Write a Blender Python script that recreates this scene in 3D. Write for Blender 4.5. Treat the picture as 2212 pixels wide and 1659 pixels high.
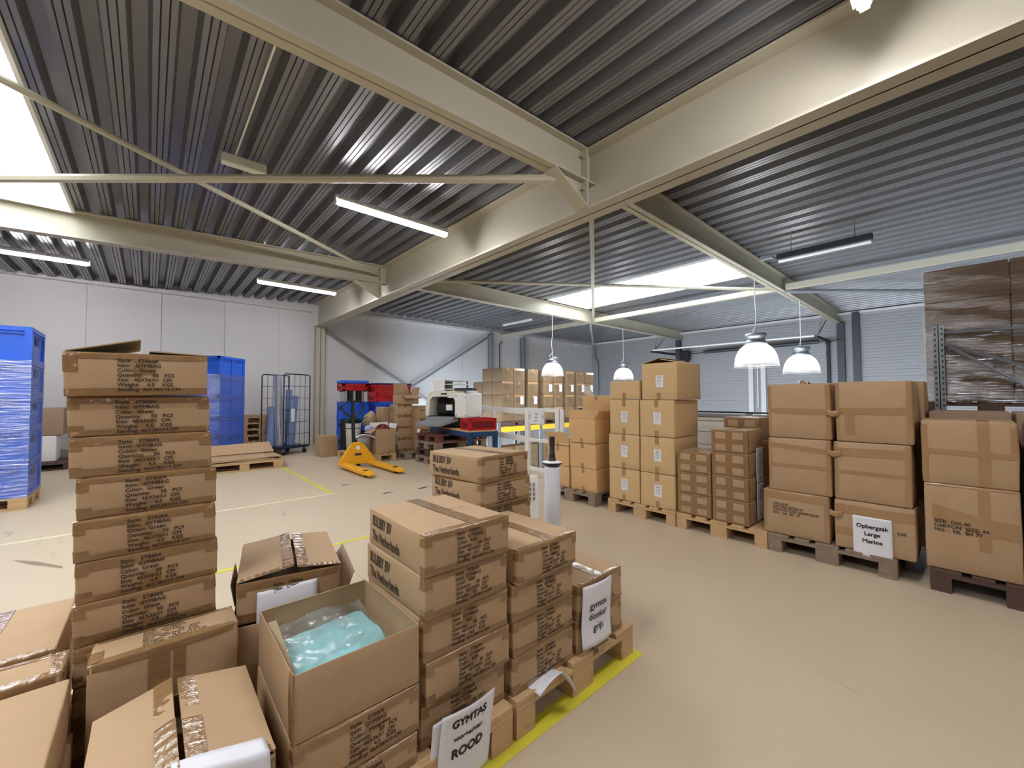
import bpy, math, random
from mathutils import Vector, Matrix, noise, Euler
D = bpy.data
for o in list(D.objects): D.objects.remove(o, do_unlink=True)
sc = bpy.context.scene
col = sc.collection
R_ = random.Random(7)

# ------------------------------------------------------------------ camera
cam = D.cameras.new('camera'); cam.sensor_width = 36.0; cam.lens = 36.0*878/2212; cam.clip_start = .05; cam.clip_end = 100
co = D.objects.new('camera', cam); col.objects.link(co)
M3 = Matrix(((0.746, -0.019, -0.666), (-0.666, -0.026, -0.746), (-0.003, 0.999, -0.032)))
co.matrix_world = Matrix.Translation((0, 0, 1.3)) @ M3.to_quaternion().to_matrix().to_4x4()
sc.camera = co
# ------------------------------------------------------------------ exposure, world
sc.view_settings.view_transform = 'Standard'; sc.view_settings.look = 'None'
sc.view_settings.gamma = 1; sc.view_settings.use_curve_mapping = False
sc.view_settings.exposure = 2.22
TUBE = 21.0; BULB = 7.0; SKYL = 2.3
w = D.worlds.new('world'); sc.world = w; w.use_nodes = True
bg = w.node_tree.nodes['Background']; bg.inputs[0].default_value = (.75, .86, 1, 1); bg.inputs[1].default_value = 3.0

# ------------------------------------------------------------------ materials
def srgb(r, g, b):
    f = lambda c: (c/255/12.92) if c/255 <= .04045 else ((c/255+.055)/1.055)**2.4
    return (f(r), f(g), f(b), 1)
def mat(name, c, rough=.6, metal=0, bump=0, bscale=60, var=0, vscale=6, coat=0, emit=0, stretch=None, spec=.5, alpha=1):
    m = D.materials.new(name); m.use_nodes = True; nt = m.node_tree; N = nt.nodes; L = nt.links
    b = N['Principled BSDF']; b.inputs['Base Color'].default_value = c; b.inputs['Roughness'].default_value = rough
    b.inputs['Metallic'].default_value = metal; b.inputs['Specular IOR Level'].default_value = spec
    b.inputs['Coat Weight'].default_value = coat; b.inputs['Alpha'].default_value = alpha
    if emit: b.inputs['Emission Color'].default_value = c; b.inputs['Emission Strength'].default_value = emit
    tc = N.new('ShaderNodeTexCoord'); mp = N.new('ShaderNodeMapping'); L.new(tc.outputs['Object'], mp.inputs[0])
    if stretch: mp.inputs['Scale'].default_value = stretch
    if var:
        n = N.new('ShaderNodeTexNoise'); n.inputs['Scale'].default_value = vscale; n.inputs['Detail'].default_value = 4
        L.new(mp.outputs[0], n.inputs['Vector'])
        mx = N.new('ShaderNodeMix'); mx.data_type = 'RGBA'; L.new(n.outputs['Fac'], mx.inputs[0])
        mx.inputs[6].default_value = tuple(x*(1-var) for x in c[:3])+(1,); mx.inputs[7].default_value = tuple(min(1, x*(1+var)) for x in c[:3])+(1,)
        L.new(mx.outputs[2], b.inputs['Base Color'])
    if bump:
        n = N.new('ShaderNodeTexNoise'); n.inputs['Scale'].default_value = bscale; n.inputs['Detail'].default_value = 3
        L.new(mp.outputs[0], n.inputs['Vector'])
        bp = N.new('ShaderNodeBump'); bp.inputs['Strength'].default_value = bump; bp.inputs['Distance'].default_value = .01
        L.new(n.outputs['Fac'], bp.inputs['Height']); L.new(bp.outputs[0], b.inputs['Normal'])
    return m
def emat(name, c, s):
    m = D.materials.new(name); m.use_nodes = True; nt = m.node_tree; nt.nodes.clear()
    e = nt.nodes.new('ShaderNodeEmission'); e.inputs[0].default_value = c; e.inputs[1].default_value = s
    o = nt.nodes.new('ShaderNodeOutputMaterial'); nt.links.new(e.outputs[0], o.inputs[0]); return m
def filmmat(name, tint, opac, rough=.12, sc_=(3, 3, 60), gw_=.5):
    m = D.materials.new(name); m.use_nodes = True; nt = m.node_tree; N = nt.nodes; L = nt.links; N.clear()
    o = N.new('ShaderNodeOutputMaterial'); tr = N.new('ShaderNodeBsdfTransparent'); tr.inputs[0].default_value = (.97, .97, .98, 1)
    gl = N.new('ShaderNodeBsdfGlossy'); gl.inputs['Roughness'].default_value = rough
    df = N.new('ShaderNodeBsdfDiffuse'); df.inputs[0].default_value = tint
    tc = N.new('ShaderNodeTexCoord'); mp = N.new('ShaderNodeMapping'); mp.inputs['Scale'].default_value = sc_; L.new(tc.outputs['Object'], mp.inputs[0])
    n = N.new('ShaderNodeTexNoise'); n.inputs['Scale'].default_value = 1.6; n.inputs['Detail'].default_value = 5; L.new(mp.outputs[0], n.inputs['Vector'])
    bp = N.new('ShaderNodeBump'); bp.inputs['Strength'].default_value = 1; bp.inputs['Distance'].default_value = .02
    L.new(n.outputs['Fac'], bp.inputs['Height']); L.new(bp.outputs[0], gl.inputs['Normal'])
    m1 = N.new('ShaderNodeMixShader'); m1.inputs[0].default_value = gw_; L.new(df.outputs[0], m1.inputs[1]); L.new(gl.outputs[0], m1.inputs[2])
    rp = N.new('ShaderNodeMapRange'); rp.inputs['From Min'].default_value = .35; rp.inputs['From Max'].default_value = .7
    rp.inputs['To Min'].default_value = opac*.4; rp.inputs['To Max'].default_value = min(1, opac*1.8); L.new(n.outputs['Fac'], rp.inputs['Value'])
    m2 = N.new('ShaderNodeMixShader'); L.new(rp.outputs[0], m2.inputs[0]); L.new(tr.outputs[0], m2.inputs[1]); L.new(m1.outputs[0], m2.inputs[2])
    L.new(m2.outputs[0], o.inputs[0]); return m
MT = dict(
 card=mat('cardboard', srgb(176, 146, 111), .75, bump=.08, bscale=90, var=.07, vscale=9),
 card2=mat('cardboard_ochre', srgb(204, 172, 124), .75, bump=.06, bscale=90, var=.05, vscale=9),
 card3=mat('cardboard_orange', srgb(208, 168, 116), .75, bump=.06, bscale=90, var=.05, vscale=9),
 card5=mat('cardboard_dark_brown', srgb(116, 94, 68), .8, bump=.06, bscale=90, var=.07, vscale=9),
 card4=mat('cardboard_grey_brown', srgb(160, 135, 112), .78, bump=.06, bscale=90, var=.07, vscale=9),
 wallb=mat('grey_sandwich_panel', srgb(152, 153, 154), .38, bump=.02, bscale=200), dimw=mat('plain_grey_wall', srgb(120, 118, 114), .8),
 cardin=mat('cardboard_inside', srgb(166, 146, 112), .8, var=.05),
 tape=mat('brown_packing_tape', srgb(140, 108, 72), .16, bump=.5, bscale=38, coat=.4, var=.1, vscale=14, stretch=(1, 1, 1)),
 tape2=mat('tan_packing_tape', srgb(164, 129, 92), .25, bump=.3, bscale=30, coat=.2, var=.06),
 ink=mat('black_ink', srgb(62, 46, 34), .7), inkb=mat('sign_ink', srgb(12, 12, 14), .6), inkf=mat('faint_ink', srgb(108, 84, 66), .7), inkg=mat('grey_ink', srgb(120, 120, 125), .7),
 paper=mat('white_paper', srgb(226, 226, 232), .6, bump=.1, bscale=10),
 wood=mat('pine_wood', srgb(196, 162, 118), .7, bump=.2, bscale=30, var=.18, vscale=5, stretch=(1, 6, 6)),
 woodg=mat('weathered_wood', srgb(140, 122, 104), .8, bump=.3, bscale=30, var=.25, vscale=5, stretch=(1, 6, 6)),
 woodr=mat('red_stained_wood', srgb(110, 62, 56), .8, bump=.3, bscale=30, var=.25, vscale=5),
 woodd=mat('dark_wood', srgb(86, 64, 54), .8, bump=.3, bscale=30, var=.25, vscale=5),
 beam=mat('cream_painted_steel', srgb(184, 179, 160), .42, bump=.03, bscale=25, spec=.5),
 galv=mat('galvanised_steel', srgb(150, 156, 160), .4, metal=.7, var=.2, vscale=14),
 darksteel=mat('dark_steel', srgb(70, 72, 76), .5, metal=.5),
 blue=mat('blue_plastic', srgb(38, 96, 214), .35, spec=.5), bluedk=mat('dark_blue_plastic', srgb(8, 30, 110), .5),
 red=mat('red_plastic', srgb(190, 26, 32), .35), reddk=mat('dark_red_plastic', srgb(110, 12, 18), .45),
 navy=mat('navy_painted_steel', srgb(16, 30, 66), .4), steelblue=mat('petrol_blue_steel', srgb(20, 66, 110), .4),
 yellow=mat('yellow_paint', srgb(238, 172, 30), .4), rackyel=mat('rack_yellow', srgb(232, 186, 50), .45),
 black=mat('black_plastic', srgb(18, 18, 20), .45), rubber=mat('black_rubber', srgb(24, 24, 26), .7),
 white=mat('white_paint', srgb(238, 238, 234), .45), whitep=mat('off_white_plastic', srgb(228, 228, 214), .4),
 grey=mat('grey_plastic', srgb(140, 144, 148), .45),
 wallw=mat('light_grey_wall_panel', srgb(210, 210, 211), .6, bump=.02, bscale=200),
 dome=None, bulb=emat('lamp_light', (1, .98, 1, 1), BULB), tube=emat('tube_light', (1, .97, 1, 1), TUBE), sky=emat('daylight_pane', (.92, .97, 1, 1), SKYL),
 mint=mat('mint_fabric', srgb(150, 208, 210), .7, bump=.3, bscale=20), poly=filmmat('clear_polybag', (.8, .9, .9, 1), .24, sc_=(8, 8, 8)),
 film=filmmat('stretch_film', (.55, .6, .75, 1), .2, .12, (2, 2, 26), .75), filmc=filmmat('clear_stretch_film', (.3, .25, .24, 1), .22, .05, (2.5, 2.5, 55), .97),
 filmroll=mat('white_film_roll', srgb(214, 216, 222), .25, bump=.15, bscale=40, coat=.5, stretch=(1, 1, 8)),
 silver=mat('silver_foil', srgb(200, 205, 215), .22, metal=.8, bump=.3, bscale=12), bluefilm=mat('pale_blue_film', srgb(118, 138, 178), .3, coat=.4, bump=.3, bscale=10),
 cord=mat('white_cord', srgb(215, 215, 215), .5), green=mat('green_leaves', srgb(30, 74, 50), .6), straw=mat('straw', srgb(168, 150, 116), .9, bump=.5, bscale=40),
 tapey=mat('yellow_floor_tape', srgb(208, 198, 58), .5, var=.12, vscale=9), tapep=mat('worn_pale_yellow_tape', srgb(216, 208, 172), .6, var=.15, vscale=14),
 lav=mat('lavender_cloth', srgb(168, 172, 210), .8), darkred=mat('dark_red_cloth', srgb(104, 24, 26), .4), clear=filmmat('frosted_plastic', (.75, .75, .72, 1), .5, .2, (3, 3, 6)),
)
# lamp dome: clear prismatic plastic
m = D.materials.new('clear_lamp_dome'); m.use_nodes = True; nt = m.node_tree; nt.nodes.clear()
o_ = nt.nodes.new('ShaderNodeOutputMaterial'); t_ = nt.nodes.new('ShaderNodeBsdfTransparent'); tl = nt.nodes.new('ShaderNodeBsdfTranslucent'); g_ = nt.nodes.new('ShaderNodeBsdfGlossy'); g_.inputs['Roughness'].default_value = .1
mxa = nt.nodes.new('ShaderNodeMixShader'); mxb = nt.nodes.new('ShaderNodeMixShader'); mxa.inputs[0].default_value = .2; mxb.inputs[0].default_value = .10
nt.links.new(t_.outputs[0], mxa.inputs[1]); nt.links.new(tl.outputs[0], mxa.inputs[2]); nt.links.new(mxa.outputs[0], mxb.inputs[1]); nt.links.new(g_.outputs[0], mxb.inputs[2]); nt.links.new(mxb.outputs[0], o_.inputs[0]); MT['dome'] = m
# corrugated deck: galvanised, patchy
m = mat('galvanised_roof_deck', srgb(132, 133, 136), .34, metal=.5, var=.18, vscale=3, stretch=(1, .25, 1)); MT['deck'] = m
# floor
m = D.materials.new('beige_floor_coating'); m.use_nodes = True; nt = m.node_tree; N = nt.nodes; L = nt.links; b = N['Principled BSDF']
tc = N.new('ShaderNodeTexCoord')
def noi(scale, vec=None, det=4, dist=0):
    n = N.new('ShaderNodeTexNoise'); n.inputs['Scale'].default_value = scale; n.inputs['Detail'].default_value = det; n.inputs['Distortion'].default_value = dist
    L.new(vec or tc.outputs['Object'], n.inputs['Vector']); return n
def mixc(fac, a, c2):
    x = N.new('ShaderNodeMix'); x.data_type = 'RGBA'; L.new(fac, x.inputs[0])
    if isinstance(a, tuple): x.inputs[6].default_value = a
    else: L.new(a, x.inputs[6])
    if isinstance(c2, tuple): x.inputs[7].default_value = c2
    else: L.new(c2, x.inputs[7])
    return x.outputs[2]
base = mixc(noi(.9).outputs['Fac'], srgb(186, 168, 142), srgb(198, 182, 156))
fine = mixc(noi(220, det=2).outputs['Fac'], srgb(150, 132, 108), srgb(232, 216, 190))
x = N.new('ShaderNodeMix'); x.data_type = 'RGBA'; x.inputs[0].default_value = .22; L.new(base, x.inputs[6]); L.new(fine, x.inputs[7])
cur = x.outputs[2]
for k, (rz, s, th) in enumerate(((.5, (9, .55, 1), .69), (-.9, (8, .7, 1), .70), (1.3, (5, .9, 1), .71))):
    mp = N.new('ShaderNodeMapping'); mp.inputs['Rotation'].default_value = (0, 0, rz); mp.inputs['Scale'].default_value = s; mp.inputs['Location'].default_value = (k*7.3, k*2.1, 0); L.new(tc.outputs['Object'], mp.inputs[0])
    n = noi(1.6, mp.outputs[0], 6, .6); r = N.new('ShaderNodeMapRange'); r.inputs['From Min'].default_value = th; r.inputs['From Max'].default_value = th+.05; r.inputs['To Max'].default_value = .45
    L.new(n.outputs['Fac'], r.inputs['Value']); cur = mixc(r.outputs[0], cur, srgb(104, 92, 76))
L.new(cur, b.inputs['Base Color']); b.inputs['Roughness'].default_value = .42; b.inputs['Specular IOR Level'].default_value = .35
bp = N.new('ShaderNodeBump'); bp.inputs['Strength'].default_value = .12; bp.inputs['Distance'].default_value = .004; L.new(noi(260).outputs['Fac'], bp.inputs['Height']); L.new(bp.outputs[0], b.inputs['Normal'])
MT['floor'] = m

# ------------------------------------------------------------------ mesh helpers
class MB:
    def __init__(s): s.v = []; s.f = []
    def add(s, vs, fs, M=None):
        n = len(s.v); s.v += [tuple(M @ Vector(v)) if M else tuple(v) for v in vs]; s.f += [tuple(i+n for i in f) for f in fs]; return s
    def box(s, x0, x1, y0, y1, z0, z1, M=None, b=0):
        if b:
            import bmesh
            bm = bmesh.new(); bmesh.ops.create_cube(bm, size=1)
            for v in bm.verts: v.co = Vector((x0+(v.co.x+.5)*(x1-x0), y0+(v.co.y+.5)*(y1-y0), z0+(v.co.z+.5)*(z1-z0)))
            bmesh.ops.bevel(bm, geom=bm.edges[:], offset=b, segments=2, affect='EDGES', profile=.5)
            bm.verts.index_update(); s.add([v.co.copy() for v in bm.verts], [[v.index for v in f.verts] for f in bm.faces], M); bm.free(); return s
        return s.add([(x0, y0, z0), (x1, y0, z0), (x1, y1, z0), (x0, y1, z0), (x0, y0, z1), (x1, y0, z1), (x1, y1, z1), (x0, y1, z1)],
                     [(0, 3, 2, 1), (4, 5, 6, 7), (0, 1, 5, 4), (1, 2, 6, 5), (2, 3, 7, 6), (3, 0, 4, 7)], M)
    def tube(s, pts, r, n=10, cap=True, closed=False):
        pts = [Vector(p) for p in pts]; rs = r if isinstance(r, (list, tuple)) else [r]*len(pts); rings = []; m = len(pts); prev = None
        for i, p in enumerate(pts):
            a = pts[(i-1) % m] if (closed or i > 0) else p; b_ = pts[(i+1) % m] if (closed or i < m-1) else p
            t = (b_-a).normalized(); u = prev - t*prev.dot(t) if prev is not None else (Vector((0, 0, 1)).cross(t) if abs(t.z) < .9 else Vector((1, 0, 0)).cross(t))
            u.normalize(); prev = u; w_ = t.cross(u)
            rings.append([p+(u*math.cos(2*math.pi*k/n)+w_*math.sin(2*math.pi*k/n))*rs[i] for k in range(n)])
        vs = [v for rg in rings for v in rg]; fs = []
        for i in range(m if closed else m-1):
            j = (i+1) % m
            for k in range(n): fs.append((i*n+k, i*n+(k+1) % n, j*n+(k+1) % n, j*n+k))
        if cap and not closed: fs += [tuple(range(n))[::-1], tuple((m-1)*n+k for k in range(n))]
        return s.add(vs, fs)
    def lathe(s, prof, c=(0, 0, 0), n=28):
        vs = []; fs = []
        for (r, z) in prof: vs += [(c[0]+r*math.cos(2*math.pi*k/n), c[1]+r*math.sin(2*math.pi*k/n), c[2]+z) for k in range(n)]
        for i in range(len(prof)-1):
            for k in range(n): fs.append((i*n+k, i*n+(k+1) % n, (i+1)*n+(k+1) % n, (i+1)*n+k))
        return s.add(vs, fs)
    def prism(s, poly, y0, y1, M=None):   # polygon in XZ extruded along Y
        n = len(poly); vs = [(x, y0, z) for x, z in poly]+[(x, y1, z) for x, z in poly]
        return s.add(vs, [tuple(range(n)), tuple(range(2*n-1, n-1, -1))]+[(i, i+n, (i+1) % n+n, (i+1) % n) for i in range(n)], M)
    def slab(s, quad, t):                 # thick panel from 4 corners
        q = [Vector(p) for p in quad]; nn = (q[1]-q[0]).cross(q[3]-q[0]).normalized()*t
        return s.add(q+[p+nn for p in q], [(0, 3, 2, 1), (4, 5, 6, 7), (0, 1, 5, 4), (1, 2, 6, 5), (2, 3, 7, 6), (3, 0, 4, 7)])
    def grid(s, fn, nu, nv):
        vs = [fn(i/nu, j/nv) for j in range(nv+1) for i in range(nu+1)]
        return s.add(vs, [(j*(nu+1)+i, j*(nu+1)+i+1, (j+1)*(nu+1)+i+1, (j+1)*(nu+1)+i) for j in range(nv) for i in range(nu)])
    def build(s, name, m, parent=None, smooth=False, fix=True):
        me = D.meshes.new(name); me.from_pydata(s.v, [], s.f)
        if fix:
            import bmesh
            bm = bmesh.new(); bm.from_mesh(me); bmesh.ops.recalc_face_normals(bm, faces=bm.faces[:]); bm.to_mesh(me); bm.free()
        if smooth:
            for p in me.polygons: p.use_smooth = True
        me.materials.append(MT[m] if isinstance(m, str) else m)
        o = D.objects.new(name, me); col.objects.link(o)
        if parent: o.parent = parent
        return o
def tag(o, label=None, cat=None, group=None, kind=None):
    if label: o['label'] = label
    if cat: o['category'] = cat
    if group: o['group'] = group
    if kind: o['kind'] = kind
    return o
def thing(name, label, cat, loc=(0, 0, 0), rz=0, group=None, rot=None):
    o = D.objects.new(name, None); col.objects.link(o); o.empty_display_size = .1; o.location = loc
    o.rotation_euler = rot if rot else (0, 0, rz); return tag(o, label, cat, group)
def struct(name, mb, m, label=None, **k): return tag(mb.build(name, m, **k), label, kind='structure')
def copy_tree(o, parent=None):
    c = o.copy(); col.objects.link(c)
    if parent: c.parent = parent
    for ch in list(o.children):
        if ch is not c: copy_tree(ch, c)
    return c
def Rz(a, loc=(0, 0, 0)): return Matrix.Translation(loc) @ Matrix.Rotation(a, 4, 'Z')

_tc = {}
XS = 1.0
def textgeo(body, size=.02, align='LEFT', space=1.0, bold=0, line=1.0):
    k = (body, size, align, space, bold, line)
    if k not in _tc:
        c = D.curves.new('lettering', 'FONT'); c.body = body; c.size = size; c.align_x = align; c.space_character = space; c.space_line = line; c.resolution_u = 3
        o = D.objects.new('lettering', c); col.objects.link(o); bpy.context.view_layer.update()
        me = D.meshes.new_from_object(o.evaluated_get(bpy.context.evaluated_depsgraph_get()))
        V0 = [v.co.copy() for v in me.vertices]; F0 = [tuple(p.vertices) for p in me.polygons]; V1 = []; F1 = []
        for i, (dx, dy) in enumerate(((-bold, 0), (bold, 0), (0, bold), (0, -bold)) if bold else ((0, 0),)):
            F1 += [tuple(a+len(V1) for a in f) for f in F0]; V1 += [Vector((v.x+dx, v.y+dy, 0)) for v in V0]
        _tc[k] = (V1, F1)
        D.objects.remove(o); D.meshes.remove(me)
    return _tc[k]
def text(body, m, parent, M, size=.02, name='printed_text', **k):
    vs, fs = textgeo(body, size, **k)
    return MB().add(vs, fs, M).build(name, m, parent, fix=False)
def frameM(o, ux, uy):   # matrix with origin o, text-x ux, text-y uy
    ux = Vector(ux).normalized(); uy = Vector(uy).normalized(); n = ux.cross(uy)
    return Matrix(((ux.x, uy.x, n.x, o[0]), (ux.y, uy.y, n.y, o[1]), (ux.z, uy.z, n.z, o[2]), (0, 0, 0, 1)))

# ------------------------------------------------------------------ cartons
def surfer(w_, d, h, seed, bulge=.006, r=.006, shear=(0, 0), crush=0.0):
    sv = Vector((seed*3.17, seed*1.7, seed*.91))
    def S(p, off=0.0):
        p = Vector(p); hx, hy = w_/2, d/2
        q = Vector((max(-hx+r, min(hx-r, p.x)), max(-hy+r, min(hy-r, p.y)), max(r, min(h-r, p.z))))
        v = p-q
        if v.length > 1e-9: v.normalize(); p2 = q+v*(r+off)
        else: p2 = p.copy()
        a, b_, c = p.x/hx, p.y/hy, 2*p.z/h-1
        e = Vector((a*(1-b_*b_)*(1-c*c), b_*(1-a*a)*(1-c*c), c*(1-a*a)*(1-b_*b_)*.35))*bulge
        nz = noise.noise_vector(p*5+sv)*.0035+noise.noise_vector(p*12+sv)*.0005
        nz.z *= .5*min(1, p.z/.03)
        t = p.z/h
        return p2+e+nz*(1 if p.z > .002 else .3)+Vector((shear[0]*t, shear[1]*t, -crush*max(0, a)*max(0, -b_)*t))
    return S
def coords(L_, r, n):
    a = [-L_/2, -L_/2+r*.35, -L_/2+r]; inner = [-L_/2+r+(L_-2*r)*i/n for i in range(1, n)]
    return a+inner+[-x for x in reversed(a)]
def body_mesh(w_, d, h, S, r=.006, n=6, top=True):
    X = coords(w_, r, n); Y = coords(d, r, n); Z = [z+h/2 for z in coords(h, r, max(3, n-2))]
    mb = MB()
    def face(A, B, f):
        vs = [S(f(a, b_)) for b_ in B for a in A]; na = len(A)
        mb.add(vs, [(j*na+i, j*na+i+1, (j+1)*na+i+1, (j+1)*na+i) for j in range(len(B)-1) for i in range(na-1)])
    face(X, Z, lambda a, b_: (a, -d/2, b_)); face(X, Z, lambda a, b_: (-a, d/2, b_))
    face(Y, Z, lambda a, b_: (w_/2, a, b_)); face(Y, Z, lambda a, b_: (-w_/2, -a, b_))
    if top: face(X, Y, lambda a, b_: (a, b_, h))
    face(X, Y, lambda a, b_: (a, -b_, 0))
    return mb
def unfold(kind, w_, d, h):
    if kind == 'X':
        def f(x, t):
            s = -1 if t > 0 else 1; t = abs(t)
            if t <= d/2: return (x, s*t, h)
            t -= d/2
            if t <= h: return (x, s*d/2, h-t)
            return (x, s*(d/2-(t-h)), 0)
    elif kind == 'Y':
        def f(y, t):
            s = -1 if t < 0 else 1; t = abs(t)
            if t <= w_/2: return (s*t, y, h)
            t -= w_/2
            return (s*w_/2, y, max(0, h-t))
    else:
        def f(z, s):
            g = -1 if s < 0 else 1; t = abs(s)
            if t <= w_/2: return (s, -d/2, z)
            return (g*w_/2, -d/2+(t-w_/2), z)
    return f
def strip(mb, kind, a0, a1, t0, t1, S, w_, d, h, off=.0018, skew=0, sa=.05, st=.02):
    f = unfold(kind, w_, d, h)
    brk = {'X': [-d/2, d/2, d/2+h, -d/2-h], 'Y': [-w_/2, w_/2], 'Z': [-w_/2, w_/2]}[kind]
    ts = [t0+(t1-t0)*i/max(1, int(abs(t1-t0)/st)) for i in range(max(1, int(abs(t1-t0)/st))+1)]
    for b_ in brk:
        for e in (-.006, -.004, -.002, 0, .002, .004, .006):
            if t0 < b_+e < t1: ts.append(b_+e)
    ts = sorted(set(round(t, 5) for t in ts)); na = max(1, int((a1-a0)/sa)); aa = [a0+(a1-a0)*i/na for i in range(na+1)]
    lim = {'X': (-w_/2, w_/2), 'Y': (-d/2, d/2), 'Z': (0.001, h)}[kind]
    vs = [S(f(max(lim[0], min(lim[1], a+skew*(t-t0))), t), off) for t in ts for a in aa]; n = len(aa)
    mb.add(vs, [(j*n+i, j*n+i+1, (j+1)*n+i+1, (j+1)*n+i) for j in range(len(ts)-1) for i in range(n-1)])
GYM = "Style:   STB004\nItem:  GYMBAG\nColor:  %s\nQuantity:     50   PCS\nSize:  46X36X1  CM\nWeight:    4.5    KGS\nSending: 46X38X14 CM"
def face_text(body, face, u, v, size, S, w_, d, h, parent, m='ink', xs=1.0, **k):
    vs, fs = textgeo(body, size, **k); vs = [Vector((p.x*xs, p.y, 0)) for p in vs]
    def P(p):
        if face == 'F': return S((u+p.x, -d/2, v+p.y), .0024)
        if face == 'L': return S((-w_/2, -(u+p.x), v+p.y), .0024)
        if face == 'R': return S((w_/2, u+p.x, v+p.y), .0018)
        return S((u+p.x, v+p.y, h), .0018)
    return MB().add([P(p) for p in vs], fs).build('printed_text', m, parent, fix=False)
SEED = [0]
def carton(label, loc, dim, rz=0, m='card', group=None, tapes=(), texts=(), tilt=(0, 0), cat='box', bulge=.006, shear=(0, 0), top=True, n=7, r=.006, tm='tape', crush=0, name='cardboard_box'):
    SEED[0] += 1; w_, d, h = dim
    root = thing(name, label, cat, loc, group=group, rot=(tilt[0], tilt[1], rz))
    S = surfer(w_, d, h, SEED[0], bulge, r, shear, crush)
    body_mesh(w_, d, h, S, r, n, top).build('carton_body', m, root, smooth=True)
    if tapes:
        mb = MB()
        for t in tapes: strip(mb, t[0], t[1], t[2], t[3], t[4], S, w_, d, h, skew=(t[5] if len(t) > 5 else 0))
        mb.build('packing_tape', tm, root, smooth=True, fix=False)
    for t in texts: face_text(*t[:5], S, w_, d, h, root, **(t[5] if len(t) > 5 else {}))
    return root, S
def gymtapes(w_, d, h, rnd):
    j = lambda a: rnd.uniform(-a, a); c = j(.008)
    T = [('X', -.028+c, .028+c, -(d/2+.06), d/2+.055+j(.02), j(.06))]
    T.append(('X', -.026-c, .026-c, d/2+h-.05-j(.015), d/2+h))
    T.append(('X', -w_/2, w_/2, d/2-.022+j(.006), d/2+.022+j(.008), 0))
    T.append(('X', -w_/2, w_/2, d/2+h-.022+j(.008), d/2+h))
    T.append(('Z', .0, .036, -w_/2-.03, -w_/2+.03+j(.01)))
    T.append(('Z', h-.045, h, w_/2-.035, w_/2+.03))
    T.append(('Z', h-.04, h, -w_/2-.03, -w_/2+.028))
    return T
def gym(label, loc, color='Green', side=False, rz=0, h=.14, group=None, w_=.36, d=.46, tilt=(0, 0), top_text=False, tx=None, **k):
    rnd = random.Random(SEED[0]*13+5); u = (-.065+rnd.uniform(-.012, .012)) if tx is None else tx
    texts = [(GYM % color, 'F', u, h-.023, .0156, dict(bold=.0006, space=1.06, line=1.04))]
    if side: texts.append(("BULBBY BV\nThe Netherlands", 'L', -.190, h-.056, .056, dict(bold=.0012, xs=.64, line=1.02)))
    if top_text: texts.append(("CARTON BOX WITH", 'T', -.02, -.02, .016, dict()))
    return carton(label, loc, (w_, d, h), rz, group=group, tapes=gymtapes(w_, d, h, rnd), texts=texts, tilt=tilt, **k)

ORD = ['top', 'second', 'third', 'fourth', 'fifth', 'sixth', 'seventh', 'eighth', 'ninth', 'tenth']
H90 = math.pi/2
# ------------------------------------------------------------------ the hall
EDGE = 5.22; BACK = 16.4; LEFTW = 12.4
def roof_z(x): return 3.82+.042*x if x < 3.57 else 3.985
fl = MB(); fl.box(-6, EDGE, -6, LEFTW, -.2, 0); struct('floor', fl, 'floor')
lf = MB(); lf.box(EDGE, BACK, -6, LEFTW, -2.7, -2.6); struct('floor_lower', lf, 'floor')
wl = MB(); wl.box(-6, BACK, LEFTW+.018, LEFTW+.12, -2.7, 4.1)
x = -6.0+.15
while x < BACK: wl.box(x-1.193 if x > -5 else -6, x, LEFTW, LEFTW+.02, -2.6, 4.05, b=.004) if x > -5 else None; x += 1.205
struct('wall_left', wl, 'wallw')
wb = MB(); wb.box(BACK+.012, BACK+.12, -6, LEFTW+.1, -2.7, 4.1)
z = -2.6
while z < 4.0:
    for k in range(4): wb.box(BACK-(.010 if k % 2 else .002), BACK+.02, -6, LEFTW, z+.010+k*.09, z+k*.09+.094, b=.003)
    z += .375
struct('wall_back', wb, 'wallb')
wr = MB(); wr.box(-6, BACK, -6.12, -6, -2.7, 4.1); struct('wall_right', wr, 'dimw')
wf = MB(); wf.box(-6.12, -6, -6, LEFTW, -.2, 4.1); struct('wall_front', wf, 'dimw')
# roof deck
def deck(mb, x0, x1, y0, y1, P, H=.12, grooves=True):
    n = round((x1-x0)/P); P = (x1-x0)/n
    def pr(x):
        pts = []
        a = [(0, 0), (.13, 0), (.15, .13), (.17, 0), (.31, 0), (.33, .13), (.35, 0), (.48, 0), (.57, 1), (.90, 1)]
        return [(x+u*P, roof_z(x+u*P)+v*H) for u, v in a]
    pts = []
    for i in range(n): pts += pr(x0+i*P)
    pts.append((x1, roof_z(x1)))
    m_ = len(pts); vs = [(px, y0, pz) for px, pz in pts]+[(px, y1, pz) for px, pz in pts]
    mb.add(vs, [(i, i+1, m_+i+1, m_+i) for i in range(m_-1)])
SKA = (-2.35, -.80, .6, 7.72); SKB = (8.22, 9.96, 3.0, 7.68)
dk = MB()
deck(dk, -6, SKA[0], -6, LEFTW, .26); deck(dk, SKA[0], SKA[1], -6, SKA[2], .26); deck(dk, SKA[0], SKA[1], SKA[3], LEFTW, .26)
deck(dk, SKA[1], 3.57, -6, LEFTW, .26)
deck(dk, 3.57, SKB[0], -6, LEFTW, .31); deck(dk, SKB[0], SKB[1], -6, SKB[2], .31); deck(dk, SKB[0], SKB[1], SKB[3], LEFTW, .31); deck(dk, SKB[1], BACK, -6, LEFTW, .31)
struct('ceiling', dk, 'deck', fix=False)
rf = MB()  # unseen slab above the deck, added to stop light leaking in
e_ = .035
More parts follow.
